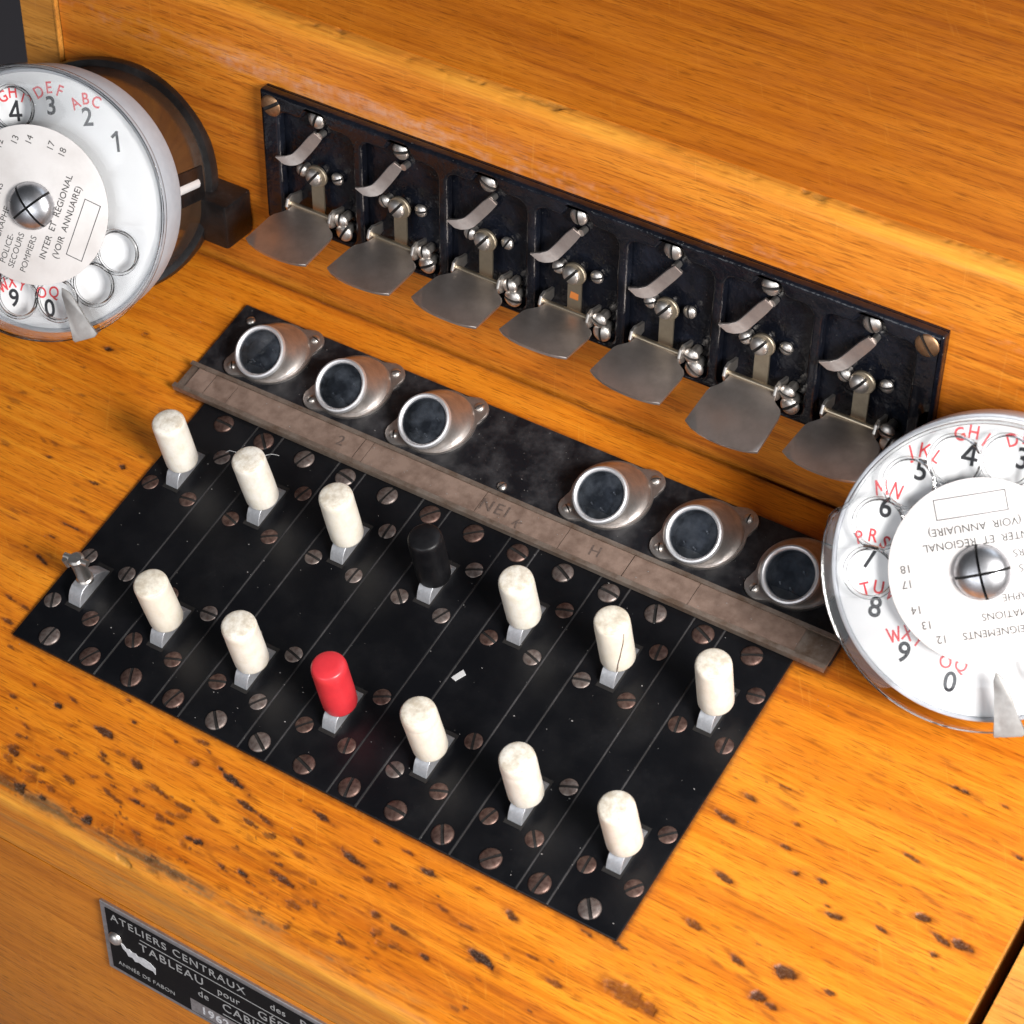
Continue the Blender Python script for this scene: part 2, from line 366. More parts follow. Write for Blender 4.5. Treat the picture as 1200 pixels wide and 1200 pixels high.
def glyph(parent, ch, x, y, z, h, w, mat, name, rot):
    bm = bmesh.new()
    for i, ((ax, ay), (bx, by)) in enumerate(GLY[ch]):
        a = Vector((ax*h, (ay-.5)*h)); b = Vector((bx*h, (by-.5)*h)); d = (b-a).normalized(); n = Vector((-d.y, d.x))*w/2; e = d*w*.35
        prism(bm, [tuple(a-e-n), tuple(b+e-n), tuple(b+e+n), tuple(a-e+n)], 0, .012+.004*i)
    return obj(name, finish(bm, 'glyph', 0), mat, parent, (x, y, z), (0, 0, rot))
# ------------------------------------------------------------------ screws: domed heads with a cut slot
def screw_mesh(name, r, h, mat, slot=.16, cross=False):
    parts = []
    w = r*slot
    out = bmesh.new()
    prof = [(r, 0), (r, h*.18)] + [(r*math.cos(a), h*.18+h*.82*math.sin(a)) for a in [math.radians(k) for k in (18, 36, 54, 72)]] + [(0, h)]
    def clipd(planes):
        bm = bmesh.new(); lathe(bm, prof, 24, cap=False)
        for co, no in planes:
            g = list(bm.verts)+list(bm.edges)+list(bm.faces)
            res = bmesh.ops.bisect_plane(bm, geom=g, plane_co=co, plane_no=no, clear_inner=True)
            ed = [e for e in res['geom_cut'] if isinstance(e, bmesh.types.BMEdge)]
            # wall of the slot
            vs0 = {v for e in ed for v in e.verts}; low = {}
            for v in vs0: low[v] = bm.verts.new((v.co.x, v.co.y, min(v.co.z, h*.45)))
            for e in ed:
                a, b = e.verts
                try: bm.faces.new((a, b, low[b], low[a]))
                except ValueError: pass
        return bm
    if cross:
        sets = [[((sx*w, 0, 0), (sx, 0, 0)), ((0, sy*w, 0), (0, sy, 0))] for sx in (1, -1) for sy in (1, -1)]
    else: sets = [[((0, w, 0), (0, 1, 0))], [((0, -w, 0), (0, -1, 0))]]
    for st in sets:
        b = clipd(st); me = bpy.data.meshes.new('tmp'); b.to_mesh(me); b.free(); out.from_mesh(me); bpy.data.meshes.remove(me)
    for f in out.faces: f.material_index = 0
    n0 = len(out.faces)
    lathe(out, [(r*.985, 0), (r*.985, h*.12), (r*.90, h*.42), (0, h*.42)], 24, cap=False)
    out.faces.ensure_lookup_table()
    for f in out.faces[n0:]: f.material_index = 1
    bmesh.ops.scale(out, vec=(S, S, S), verts=out.verts); bmesh.ops.recalc_face_normals(out, faces=out.faces)
    me = bpy.data.meshes.new(name); out.to_mesh(me); out.free()
    me.materials.append(M[mat]); me.materials.append(M['slot_dark'])
    me.polygons.foreach_set('use_smooth', [True]*len(me.polygons)); me.set_sharp_from_angle(angle=math.radians(40))
    return me
SC = {}
for nm, r, h, mt in (('big_brown', 2.6, .8, 'brown_screw'), ('big_dull', 2.6, .8, 'dull_screw'), ('small_brown', 2.15, .45, 'brown_screw'), ('small_dull', 2.15, .45, 'dull_screw'),
                     ('nickel24', 2.35, 1.5, 'nickel'), ('nickel17', 1.7, 1.2, 'nickel'), ('nickel20', 2.0, 1.35, 'nickel'), ('copper', 2.9, .8, 'copper_screw'), ('rivet', 1.25, .9, 'nickel')):
    SC[nm] = screw_mesh('screw_head', r, h, mt)
def screw(parent, kind, x, y, z, rot=None, frame=None, name='screw'):
    a = random.uniform(0, math.pi) if rot is None else rot
    e = frame.copy() if frame else Matrix.Identity(3)
    m = (e @ Matrix.Rotation(a, 3, 'Z')).to_euler()
    return obj(name, SC[kind], None, parent, (x, y, z), m)
WALLF = Matrix.Rotation(math.pi/2, 3, 'X')          # local z of a screw -> -Y, out of the upright board

# ================================================================== the wooden cabinet
cab = thing('switchboard_cabinet', 'worn orange varnished wooden switchboard cabinet with sloping key desk', 'cabinet', (0, 0, 0))
XL, XR = -81.5, 230.0
# --- desk board: swept profile with dents pressed into it
def deck_board():
    st = .38
    xs = np.arange(XL, XR+.01, st); prof = [(y, 0.0) for y in np.arange(127.7, -24.0, -st)]
    vd = (-SA, -CA)     # straight down, in the desk's own y,z
    r = 4.0; cy, cz = -24.0, -r
    a1 = math.pi/2+AL*1.0
    arc = [(cy - r*math.sin(t), cz + r*math.cos(t)) for t in np.linspace(0.08, math.pi/2-AL*1.0, 14)]
    prof += arc
    y0, z0 = arc[-1]
    for k in range(1, 29): prof.append((y0+vd[0]*k*.5, z0+vd[1]*k*.5))
    P = np.array(prof); nx, npf = len(xs), len(P)
    T = np.gradient(P, axis=0); T /= np.linalg.norm(T, axis=1)[:, None]; N = np.stack([T[:, 1], -T[:, 0]], 1)   # outward
    sl = np.concatenate([[0], np.cumsum(np.linalg.norm(np.diff(P, axis=0), axis=1))]); Y = 127.7 - sl               # running length, like y on the flat
    X, YY = np.meshgrid(xs, Y, indexing='ij')
    grime = np.zeros_like(X); scuff = np.zeros_like(X); dent = np.zeros_like(X); stain = np.zeros_like(X); dep = np.zeros_like(X); rub = np.zeros_like(X)
    def vnoise(sx, sy, seed):
        g = np.random.default_rng(seed); n1, n2 = int((XR-XL)/sx)+4, int(190/sy)+4; G = g.random((n1, n2))
        u = (X-XL)/sx; v = (127.7-YY)/sy; i = u.astype(int); j = v.astype(int); fu = u-i; fv = v-j
        fu = fu*fu*(3-2*fu); fv = fv*fv*(3-2*fv)
        return (G[i, j]*(1-fu)+G[i+1, j]*fu)*(1-fv)+(G[i, j+1]*(1-fu)+G[i+1, j+1]*fu)*fv
    wob = vnoise(1.1, .8, 1)*.6+vnoise(.55, .5, 2)*.4; wob2 = vnoise(3, 2, 3)
    def put(x, y, a, b, dk, ang=0.0, dp=.35, halo=.6):
        m = 3.2*max(a, b)+1
        i0, i1 = np.searchsorted(xs, [x-m, x+m]); js = np.where(np.abs(Y-y) < m)[0]
        if i1 <= i0 or len(js) == 0: return
        sl_ = np.s_[i0:i1, js[0]:js[-1]+1]
        dx, dy = X[sl_]-x, YY[sl_]-y; c, s = math.cos(ang), math.sin(ang)
        u = (dx*c+dy*s)/a; v = (-dx*s+dy*c)/b
        q = (np.abs(u/1.15)**1.5+np.abs(v)**1.5)**(1/1.5) + (wob[sl_]-.5)*.85+(wob2[sl_]-.5)*1.0
        k = np.clip((1.1-q)/.38, 0, 1); k = k*k*(3-2*k)
        dent[sl_] = np.maximum(dent[sl_], k*dk)
        dep[sl_] = np.maximum(dep[sl_], k*dp*min(b, 1.0))
        q2 = np.sqrt((u/2.3)**2+(v/1.35)**2)+(wob2[sl_]-.5)*.7+(wob[sl_]-.5)*.3
        k2 = np.clip((1.15-q2)/.75, 0, 1)
        stain[sl_] = np.maximum(stain[sl_], k2*halo)
    for x, y, a, b, dk in DENTS: put(x, y, a*1.0, b*.68, dk*(.85 if x > 150 else 1), random.uniform(-.25, .12), .45, .95)
    for i in range(120):      # thick by the left front corner
        x = random.uniform(5, 120); y = -26.5+abs(random.gauss(0, 1))*11; a = random.uniform(.4, 1.7); put(x, y, a, a*random.uniform(.25, .55), random.uniform(.1, .8), random.uniform(-.4, .3), .3, random.uniform(.4, .9))
    for i in range(110):      # the many small knocks, thick near the front edge
        x = random.uniform(-15, 228); y = -27+abs(random.gauss(0, 1))*16
        if random.random() < .3: x = random.uniform(-30, 100)
        if x < 158 and y > 6: continue
        a = random.uniform(.35, 1.3); put(x, y, a, a*random.uniform(.25, .6), random.uniform(.15, .75), random.uniform(-.3, .2), .15, random.uniform(.2, .6))
    for i in range(420):      # small brown streaks in the varnish, no dent
        x = random.uniform(-30, 228); y = random.uniform(-26, 90) if x > 160 or x < -12 else -27+abs(random.gauss(0, 1))*15
        if -10 < x < 160 and y > 6: continue
        a = random.uniform(.5, 1.8); put(x, y, a, a*random.uniform(.15, .35), random.uniform(0, .12), random.uniform(-.2, .15), .03, random.uniform(.25, .75))
    for i in range(110):
        x = random.uniform(-80, -10); y = random.uniform(5, 100); a = random.uniform(.4, 1.6); put(x, y, a, a*.35, random.uniform(.05, .4), random.uniform(-.3, .2), .1, .45)
    for i in range(70):      # fine knocks on the right of the desk
        x = random.uniform(160, 229); y = random.uniform(-26, 80); a = random.uniform(.3, 1.0); put(x, y, a, a*.22, random.uniform(.1, .55), random.uniform(-.1, .1), .1, .25)
    # the rubbed and chewed front edge
    big = vnoise(14, 3, 11); med = vnoise(3.5, 1.2, 12); sm = vnoise(1.0, .6, 13); stk = vnoise(7, .7, 14)*.6+vnoise(3, .45, 15)*.4
    e = np.exp(-((YY+24.5)/2.6)**2); wear = np.clip((big*.6+stk*.75)*1.1-.50, 0, 1)*e*1.9
    lft = np.clip((170-X)/120, .2, 1)
    stain = np.maximum(stain, np.clip(wear*lft*1.1, 0, .9)); dent = np.maximum(dent, np.clip((wear*lft-.55)*2.2, 0, .55)*(.4+.6*(stk > .5))); dep = np.maximum(dep, np.clip(wear*lft, 0, 1)*.5*stk)
    e2 = np.exp(-((YY+19)/9.0)**2)*np.clip((big*.5+stk*.6)*1.5-.80, 0, 1)*.55*lft; stain = np.maximum(stain, e2)
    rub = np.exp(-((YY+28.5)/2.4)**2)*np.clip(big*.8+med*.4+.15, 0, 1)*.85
    gb = np.exp(-((YY+24.6+1.6*(big-.5))/1.25)**2)*np.clip((vnoise(9, 40, 21)*1.1+stk*.9)-.62, 0, 1)*2.6*lft*(.45+.8*sm)
    grime = np.maximum(grime, np.clip(gb*.75, 0, .85)); dent = np.maximum(dent, np.clip(gb-.75, 0, .6))
    gs = np.clip((-31-YY)/3, 0, 1)*np.clip((vnoise(22, .8, 22)*.6+vnoise(16, 3, 23)*.55)*1.5-.72, 0, 1); grime = np.maximum(grime, np.clip(gs, 0, .7))
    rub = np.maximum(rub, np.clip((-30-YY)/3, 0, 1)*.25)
    # irregular darkening along the edges of the plates
    for (x0, x1, y0_, y1_) in ((-8.4, 159, 7.9, 86), (-18, 166.7, 86, 117.8)):
        dx = np.maximum(np.maximum(x0-X, X-x1), 0); dy = np.maximum(np.maximum(y0_-YY, YY-y1_), 0); d = np.hypot(dx, dy)
        g = np.clip(1-d/(1.1+2.4*med), 0, 1)*np.clip(.45+.9*(sm-.3), 0, 1); stain = np.maximum(stain, g*.8)
        dent = np.maximum(dent, np.clip(1-d/(.5+.5*med), 0, 1)*.6)
    dent = np.maximum(dent, np.clip((YY-126.7)/1.0, 0, 1)*(.3+.5*med)); g = np.clip((YY-125)/3, 0, 1)*(.35+.65*med); stain = np.maximum(stain, g*.5)
    # dark patches beside the levers; the second paints the first back knob's cast shadow
    put2 = [(-22, 28, 9, 3.5, .35), (-12, 76, 8, 6, .4), (-24, 60, 6, 2, .3)]
    for x, y, a, b, w in put2: stain = np.maximum(stain, w*np.clip(1.3-np.hypot((X-x)/a, (YY-y)/b)-(wob2-.5), 0, 1))
    hh = (med-.5)*.05 + (big-.5)*.12 - dep
    # wavering front edge
    VX = X; VY = P[None, :, 0]+N[None, :, 0]*hh; VZ = P[None, :, 1]+N[None, :, 1]*hh
    V = np.stack([VX, np.broadcast_to(VY, X.shape), np.broadcast_to(VZ, X.shape)], -1).reshape(-1, 3)*S
    idx = np.arange(nx*npf).reshape(nx, npf)
    F = np.stack([idx[:-1, :-1], idx[:-1, 1:], idx[1:, 1:], idx[1:, :-1]], -1).reshape(-1, 4)
    me = bpy.data.meshes.new('desk_board')
    # side skirts and underside
    nb_ = len(V)
    sk = []
    for row in (0, nx-1):
        for j in (0, npf-1): sk.append(idx[row, j])
    me.vertices.add(len(V)); me.vertices.foreach_set('co', V.ravel())
    me.loops.add(F.size); me.loops.foreach_set('vertex_index', F.ravel())
    me.polygons.add(len(F)); me.polygons.foreach_set('loop_start', np.arange(0, F.size, 4)); me.polygons.foreach_set('loop_total', np.full(len(F), 4))
    me.update(); me.validate()
    me.polygons.foreach_set('use_smooth', [True]*len(me.polygons))
    for nm, arr in (('dent', dent), ('stain', stain), ('rub', rub), ('grime', grime), ('scuff', scuff)):
        at = me.attributes.new(nm, 'FLOAT', 'POINT'); at.data.foreach_set('value', np.clip(arr, 0, 1).astype(np.float32).ravel())
    return me
DENTS = []
def dents_from(): pass
# desk positions (x, y), half length, half width, darkness
DENTS = [
(13.4,-2.2,1.1,1.1,1.00), (4.9,-0.5,0.9,0.6,0.80), (2.3,-5.3,1.1,0.7,0.70), (16.4,0.5,1.6,0.7,0.60), (27.3,-2.9,2.3,1.1,0.90), (32.8,2.5,0.9,0.7,0.90), (40.7,-6.1,1.4,1.2,0.80), (51.9,0.6,1.1,1.7,0.50), (61.2,1.3,4.1,1.2,1.00), (69.6,-2.9,3.4,0.8,0.90), (12.0,-17.1,1.8,1.2,0.80), (19.0,-24.0,2.7,2.2,1.00), (26.2,-23.4,1.1,1.2,1.00), (20.3,-17.8,2.1,1.0,0.50), (38.8,-22.9,1.5,1.8,1.00), (41.2,-15.5,2.1,0.7,0.50), (46.3,-14.0,2.9,1.1,0.90), (64.0,-15.6,3.2,1.4,1.00), (27.8,6.6,0.9,0.6,0.50), (44.5,3.0,0.9,0.7,0.80), (51.0,5.9,1.4,0.7,0.60), (51.5,-27.1,2.3,1.1,0.90), (57.9,-24.3,1.6,1.1,0.80), (86.0,2.9,2.9,0.8,0.90), (73.3,-17.8,2.5,1.1,0.80), (78.1,-16.9,1.6,1.2,1.00), (88.1,-14.0,3.2,1.1,0.80), (81.6,-9.8,1.4,0.8,0.50), (97.7,-2.3,3.0,1.4,0.90), (109.4,-3.6,1.4,1.0,0.70), (115.1,2.7,1.8,1.1,0.90), (109.9,-10.9,1.6,1.1,0.70), (125.1,-14.4,1.1,1.1,0.90), (136.1,-9.1,3.2,1.4,1.00), (136.1,2.8,1.4,1.2,0.80), (122.4,-3.0,1.8,0.8,0.60), (152.3,-6.2,1.8,0.8,0.60), (160.7,7.6,1.8,0.7,0.90), (152.9,6.7,1.6,0.6,0.80), (172.5,57.0,2.3,0.6,0.80), (167.1,51.1,1.4,1.2,0.80), (164.6,44.6,2.1,1.1,0.90), (178.8,50.2,0.9,0.6,0.60), (179.6,44.2,1.8,0.8,0.90), (171.5,31.8,1.8,1.0,0.90), (184.2,39.7,1.4,1.1,1.00), (190.0,40.8,0.9,0.7,0.90), (195.2,34.7,1.6,1.1,1.00), (193.7,36.1,0.7,0.6,0.80), (205.4,36.8,1.4,0.6,0.90), (211.8,43.0,1.3,1.4,1.00), (216.9,40.6,2.5,1.1,0.90), (221.5,41.0,1.7,1.7,1.00), (217.6,36.7,0.8,0.8,0.90), (218.9,33.7,0.7,0.7,0.80), (203.9,54.4,1.6,0.6,0.80), (184.0,16.2,2.1,1.0,0.90), (193.0,18.6,1.9,2.1,1.00), (190.1,11.2,1.5,1.5,1.00), (194.3,10.7,1.4,1.1,0.90), (203.0,19.1,0.9,0.6,0.90), (170.9,19.3,1.6,1.1,0.70), (204.3,73.8,3.2,0.8,1.00), (215.8,74.5,0.9,0.6,0.80), (223.6,64.9,0.9,0.8,0.90), (-15.8,60.5,0.9,1.0,0.90), (-35.0,54.5,0.9,0.6,0.80), (-19.2,53.2,1.4,0.6,0.90), (-16.1,44.8,1.6,0.7,0.50), (-15.5,39.9,3.0,0.7,0.90), (-15.9,28.5,2.3,1.0,0.90), (-18.7,35.3,1.1,0.7,0.80), (-43.5,89.8,1.6,1.1,0.95), (-37.5,98.4,0.9,0.6,0.70), (-22.6,30.0,1.1,0.6,0.60), (-16.3,16.2,1.8,0.8,0.70), (-10.9,15.7,1.4,0.7,0.60), (-12.2,10.6,1.6,0.7,0.70), (53.2,4.5,0.7,0.4,0.50), (114.1,133.5,0.9,1.1,0.90), (20.4,34.9,0.5,0.4,0.10), (74.9,-3.7,1.6,0.7,0.70), (84.9,-4.5,1.4,0.7,0.60), (56.6,-9.8,1.8,0.7,0.60), (32.3,-8.9,1.6,0.7,0.60), (48.7,-9.1,2.3,0.8,0.60), (64.6,-9.2,1.4,0.7,0.50), (21.9,-11.9,1.6,0.8,0.50), (10.3,-10.3,1.6,0.7,0.50), (100.0,3.6,1.1,0.6,0.50), (108.5,4.6,1.6,0.7,0.60), (126.2,4.7,1.1,0.6,0.40), (128.6,-4.2,1.8,0.7,0.50), (144.3,-3.5,1.6,0.7,0.50), (117.0,-11.6,1.8,0.7,0.60), (103.6,-5.0,1.4,0.8,0.50), (166.9,-1.1,5.0,2.8,0.45), 
]
dk = obj('desk_board', deck_board(), 'deck_wood', cab, (0, 0, 0), DECK)
bm = bmesh.new(); box(bm, (XL+.3, -20, -16), (XR-.3, 126.5, -3)); obj('desk_core', bm, 'end_wood', cab, (0, 0, 0), DECK)

# --- upright board and top board
WH = 57.6
def swept(prof, x0, x1, n, name, jit=0.0):
    bm = bmesh.new(); xs = np.linspace(x0, x1, n); rows = []
    ph = random.uniform(0, 9)
    for x in xs:
        j = jit*(math.sin(x*.11+ph)+.6*math.sin(x*.37+ph*2)+.4*math.sin(x*.83))
        rows.append([bm.verts.new((x, y+(j if i in (3, 4, 5, 6) else 0), z-(j*.7 if i in (3, 4, 5, 6) else 0))) for i, (y, z) in enumerate(prof)])
    m = len(prof)
    for A, B in zip(rows, rows[1:]):
        for k in range(m): bm.faces.new((A[k], A[(k+1) % m], B[(k+1) % m], B[k]))
    bm.faces.new(rows[0][::-1]); bm.faces.new(rows[-1]); return bm
wy, wz = WALL0.y, WALL0.z
foot = -19.2
def wall_board():
    st = .6; xs = np.arange(-82.6, 232.61, st); rr = 4.2
    prof = [(wy, wz-34.0), (wy, wz-23.0)] + [(wy, z) for z in np.arange(wz-22.5, wz+WH-rr, st)]
    prof += [(wy+rr-rr*math.cos(t), wz+WH-rr+rr*math.sin(t)*.8) for t in np.linspace(.02, math.pi/2, 12)]
    zt = prof[-1][1]; prof += [(wy+rr+k*.6, zt+k*.03) for k in range(1, 3)]
    P = np.array(prof); T = np.gradient(P, axis=0); T /= np.linalg.norm(T, axis=1)[:, None]; N = np.stack([-T[:, 1], T[:, 0]], 1)
    H = np.concatenate([[0], np.cumsum(np.linalg.norm(np.diff(P, axis=0), axis=1))])-34.0        # height up the face, then over the edge
    X, HH = np.meshgrid(xs, H, indexing='ij')
    def vn(sx, sy, seed):
        G = np.random.default_rng(seed).random((int(320/sx)+4, int(130/sy)+4)); u = (X+83)/sx; v = (HH+34)/sy; i = u.astype(int); j = v.astype(int); fu = u-i; fv = v-j
        fu = fu*fu*(3-2*fu); fv = fv*fv*(3-2*fv)
        return (G[i, j]*(1-fu)+G[i+1, j]*fu)*(1-fv)+(G[i, j+1]*(1-fu)+G[i+1, j+1]*fu)*fv
    big = vn(18, 5, 31); med = vn(4, 1.4, 32); sm = vn(1.3, .8, 33); stk = vn(12, .7, 34)
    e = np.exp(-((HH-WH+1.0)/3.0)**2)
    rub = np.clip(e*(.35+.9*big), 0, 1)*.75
    ce = np.exp(-((HH-WH-1.6)/1.4)**2)*np.clip((big*.5+med*.5+sm*.35)-.80, 0, 1)*5; dent = np.clip(ce, 0, .7)
    stain = np.clip((stk*.8+med*.35)-.80, 0, 1)*1.6+np.clip(.25-np.abs(HH+19)/6, 0, .25)*2*(.5+med)
    sc = np.exp(-((HH-41.5)/4.0)**2)*np.clip(big*.8+med*.6+sm*.3-.75, 0, 1)*1.5*np.exp(-((X-25)/70)**2)
    scuff = .6*np.clip(sc+np.exp(-((HH-40)/2.5)**2)*np.clip(med+sm*.5-.85, 0, 1)*.7, 0, .8)
    hh = (med-.5)*.05+(big-.5)*.18-np.clip(ce, 0, 1)*.5-np.exp(-((HH-WH)/2)**2)*np.clip(med-.6, 0, 1)*1.0
    V = np.stack([X, P[None, :, 0]+N[None, :, 0]*hh, P[None, :, 1]+N[None, :, 1]*hh], -1).reshape(-1, 3)*S
    idx = np.arange(X.size).reshape(X.shape); F = np.stack([idx[:-1, :-1], idx[1:, :-1], idx[1:, 1:], idx[:-1, 1:]], -1).reshape(-1, 4)
    me = bpy.data.meshes.new('upright_board'); me.from_pydata(V, [], F.tolist()); me.update()
    me.polygons.foreach_set('use_smooth', [True]*len(me.polygons))
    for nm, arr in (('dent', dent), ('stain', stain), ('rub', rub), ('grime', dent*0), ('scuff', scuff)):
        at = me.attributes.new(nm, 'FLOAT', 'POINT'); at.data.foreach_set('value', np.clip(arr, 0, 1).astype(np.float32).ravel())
    return me
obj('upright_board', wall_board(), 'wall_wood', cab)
bm = bmesh.new(); box(bm, (-82.5, wy+1.2, wz-34), (232.5, wy+12, wz+WH-11)); obj('upright_core', bm, 'end_wood', cab)
obj('top_board', swept([(wy+5.3, wz+WH-9), (wy+5.3, wz+WH-.75), (wy+5.6, wz+WH-.55), (wy+420, wz+WH-.55), (wy+420, wz+WH-9)], -82.6, 232.6, 3, 'top_board'), 'top_wood', cab)
# --- front board under the desk board's edge
yfr, zfr = -28.0*CA, -28.0*SA
bm = bmesh.new(); box(bm, (-81.5, yfr+.9, zfr-160), (230, yfr+14, zfr-17.5), .4); obj('front_board', bm, 'front_wood', cab)
bm = bmesh.new(); box(bm, (-81.5, yfr+2.2, zfr-18.2), (230, yfr+14, zfr-12), .2); obj('front_board', bm, 'end_wood', cab)
# --- side boards: follow the desk slope, rise past the upright board
for x0, x1, nm in ((-95, -83, 'l'), (232.7, 246, 'r')):
    p = [(yfr-.5, zfr-160), (yfr-.5, zfr-1.0)]
    for y in (124.0,): p.append((y*CA+.2*SA, y*SA-.2*CA))
    p += [(wy-1.6, 134.0*SA+1), (wy-1.6, wz+WH-1), (wy-.2, wz+WH+.6), (wy+420, wz+WH+.6), (wy+420, zfr-160)]
    bm = bmesh.new(); prism(bm, p, x0, x1, .8, 2)
    for v in bm.verts: v.co = Vector((v.co.z, v.co.x, v.co.y))
    obj('side_board', bm, 'end_wood', cab)
# --- the surface and backdrop behind
bm = bmesh.new(); box(bm, (-3000, -3000, zfr-170), (3000, 3000, zfr-161.0)); tag(obj('studio_table', bm, 'backdrop_grey'), kind='structure')

# ================================================================== the key plate
kp = thing('key_plate', 'black plate of narrow bolted strips carrying two rows of levers', 'plate', dpos(0, 0, 0), DECK)
bm = bmesh.new(); box(bm, (-8.2, 8.1, -.3), (158.6, 87.6, .86)); obj('base_plate', bm, 'joint_dust', kp)
edges_ = []
for k in range(7):
    x0 = 25*k-8.35 if k == 0 else 25*k-8.1; x1 = 25*k+8.9 if k == 6 else 25*k+8.82
    edges_.append((x0, x1, 'key_strip'))
    if k < 6: edges_.append((25*k+9.08, 25*k+16.62, 'spacer_strip'))
for x0, x1, nm in edges_:
    hz = random.uniform(-.05, .05)
    bm = bmesh.new(); box(bm, (x0+.0, 7.9, .1), (x1, 88, 1.0+hz), .16, 1); obj(nm, bm, 'key_black', kp)
for i in range(13):
    for y in (11.5, 82.6):
        screw(kp, random.choice(['big_brown', 'big_brown', 'big_dull'] if i < 9 else ['big_brown', 'big_dull']), 12.5*i+.35, y, .95)
for k in range(7):
    for y in (20.1, 34.5, 59.4, 73.8):
        for s in (-1, 1): screw(kp, random.choice(['small_brown', 'small_dull', 'small_brown']), 25*k+s*5.9+.3, y, .95)

# ================================================================== levers
def shank_mesh():
    bm = bmesh.new()
    pts = [(-6.0, .9), (-5.2, 2.7), (-4.2, 4.0), (-3.0, 4.8), (2.0, 4.8), (3.3, 4.0), (4.8, 2.5), (6.0, .9)]
    prism(bm, pts, -1.85, 1.85, .12, 1)
    for v in bm.verts: v.co = Vector((v.co.z, v.co.x, v.co.y))
    return finish(bm, 'shank', 30)
SHANK = shank_mesh(); SHANK.materials.append(M['aluminium'])
def slot_mesh():
    bm = bmesh.new(); box(bm, (-2.3, -6.9, .6), (2.3, 6.9, 1.06)); return finish(bm, 'slot', 0)
SLOT = slot_mesh(); SLOT.materials.append(M['slot_dark'])
def knob_mesh(seed):
    rd = random.Random(seed); bm = bmesh.new()
    prof = [(1.5, 4.2), (3.35, 4.25), (3.9, 4.6), (4.08, 5.2), (4.12, 9), (4.12, 14), (4.12, 16.9), (4.08 if seed in (4, 5) else 4.12, 17.1), (4.12, 17.3), (4.12, 18.0), (4.10, 18.9), (4.0, 19.6), (3.8, 20.0), (3.45, 20.25), (1.8, 20.42), (0, 20.45)]
    rings = lathe(bm, prof, 36, cap=False)
    for v in bm.verts:
        a = math.atan2(v.co.y, v.co.x); k = 1+.006*math.sin(3*a+seed)+.006*math.sin(v.co.z*1.3+seed)
        v.co.x *= k; v.co.y *= k
    if False:      # a chip out of the top rim
        a0 = rd.uniform(3.6, 5.4)
        for v in bm.verts:
            a = math.atan2(v.co.y, v.co.x) % (2*math.pi)
            if abs(a-a0) < .35 and v.co.z > 19: v.co.z -= .55*(1-abs(a-a0)/.35); v.co.x *= .95; v.co.y *= .95
    return finish(bm, 'knob', 50)
order = ['first', 'second', 'third', 'fourth', 'fifth', 'sixth', 'seventh']
for row, y in ((0, 27.3), (1, 66.6)):
    rn = 'front row near the desk edge' if row == 0 else 'back row below the label strip'
    for k in range(7):
        colr = 'red' if (row, k) == (0, 3) else 'black' if (row, k) == (1, 3) else 'bare' if (row, k) == (0, 0) else 'white'
        if colr == 'red': lab = 'red capped lever, the only red one, in the front row'
        elif colr == 'black': lab = 'black capped lever, the only black one, in the back row'
        elif colr == 'bare': lab = 'bare metal lever without a cap at the left of the front row'
        elif (row, k) == (1, 5): lab = 'cracked white capped lever, sixth from the left in the back row'
        else: lab = 'white capped lever, %s from the left in the %s' % (order[k], rn)
        t = thing('lever_key', lab, 'lever', dpos(25*k+.2, y, 0), DECK, 'lever keys on the black plate')
        obj('slot', SLOT, None, t); obj('shank', SHANK, None, t)
        if colr == 'bare':
            bm = bmesh.new(); lathe(bm, [(2.1, 4.2), (2.1, 5.0), (1.75, 5.4), (1.75, 11.2), (2.0, 11.6), (2.0, 12.8), (1.5, 13.2), (0, 13.2)], 20, cap=False)
            obj('threaded_stem', bm, 'nickel', t)
            bm = bmesh.new(); tube(bm, [(-3.3, -.3, 12.4), (3.3, .3, 12.4)], .85, 12); obj('cross_pin', bm, 'nickel', t)
            bm = bmesh.new(); tube(bm, [(-2.2, -1.2, 10.2), (-2.4, -1.4, 12.8)], .7, 10); obj('fork', bm, 'nickel', t)
        else:
            kb = obj('knob', knob_mesh(row*7+k), {'red': 'knob_red', 'black': 'knob_black', 'white': 'ivory'}[colr], t, (0, 0, 0), (random.uniform(-.03, .03), random.uniform(-.03, .03), random.uniform(0, 6)))
            if (row, k) == (1, 5):
                kb.rotation_euler = (0, 0, 0)
                pts = [(4.13*math.cos(a), 4.13*math.sin(a), z) for a, z in ((-.35, 19.0), (-.42, 17.2), (-.5, 15.5), (-.66, 13.2), (-.78, 11.0), (-.95, 8.4), (-1.05, 6.0), (-1.1, 4.9))]
                bm = bmesh.new(); tube(bm, pts, [.04, .10, .13, .12, .14, .12, .16, .08], 6); obj('crack', bm, 'old_paper', kb)

# ================================================================== lamp plate, lamps, label holder
lp = thing('lamp_plate', 'dusty black plate behind the keys that carries the round lamp caps', 'plate', dpos(0, 0, 0), DECK)
bm = bmesh.new(); box(bm, (-18, 88.6, -.3), (166.8, 117.7, 1.0), .2, 1); obj('plate', bm, 'lamp_black', lp)
for x, y in ((-13.5, 113.5), (-14.2, 90.6), (74, 97.5)): screw(lp, 'rivet', x, y, .9, name='rivet')

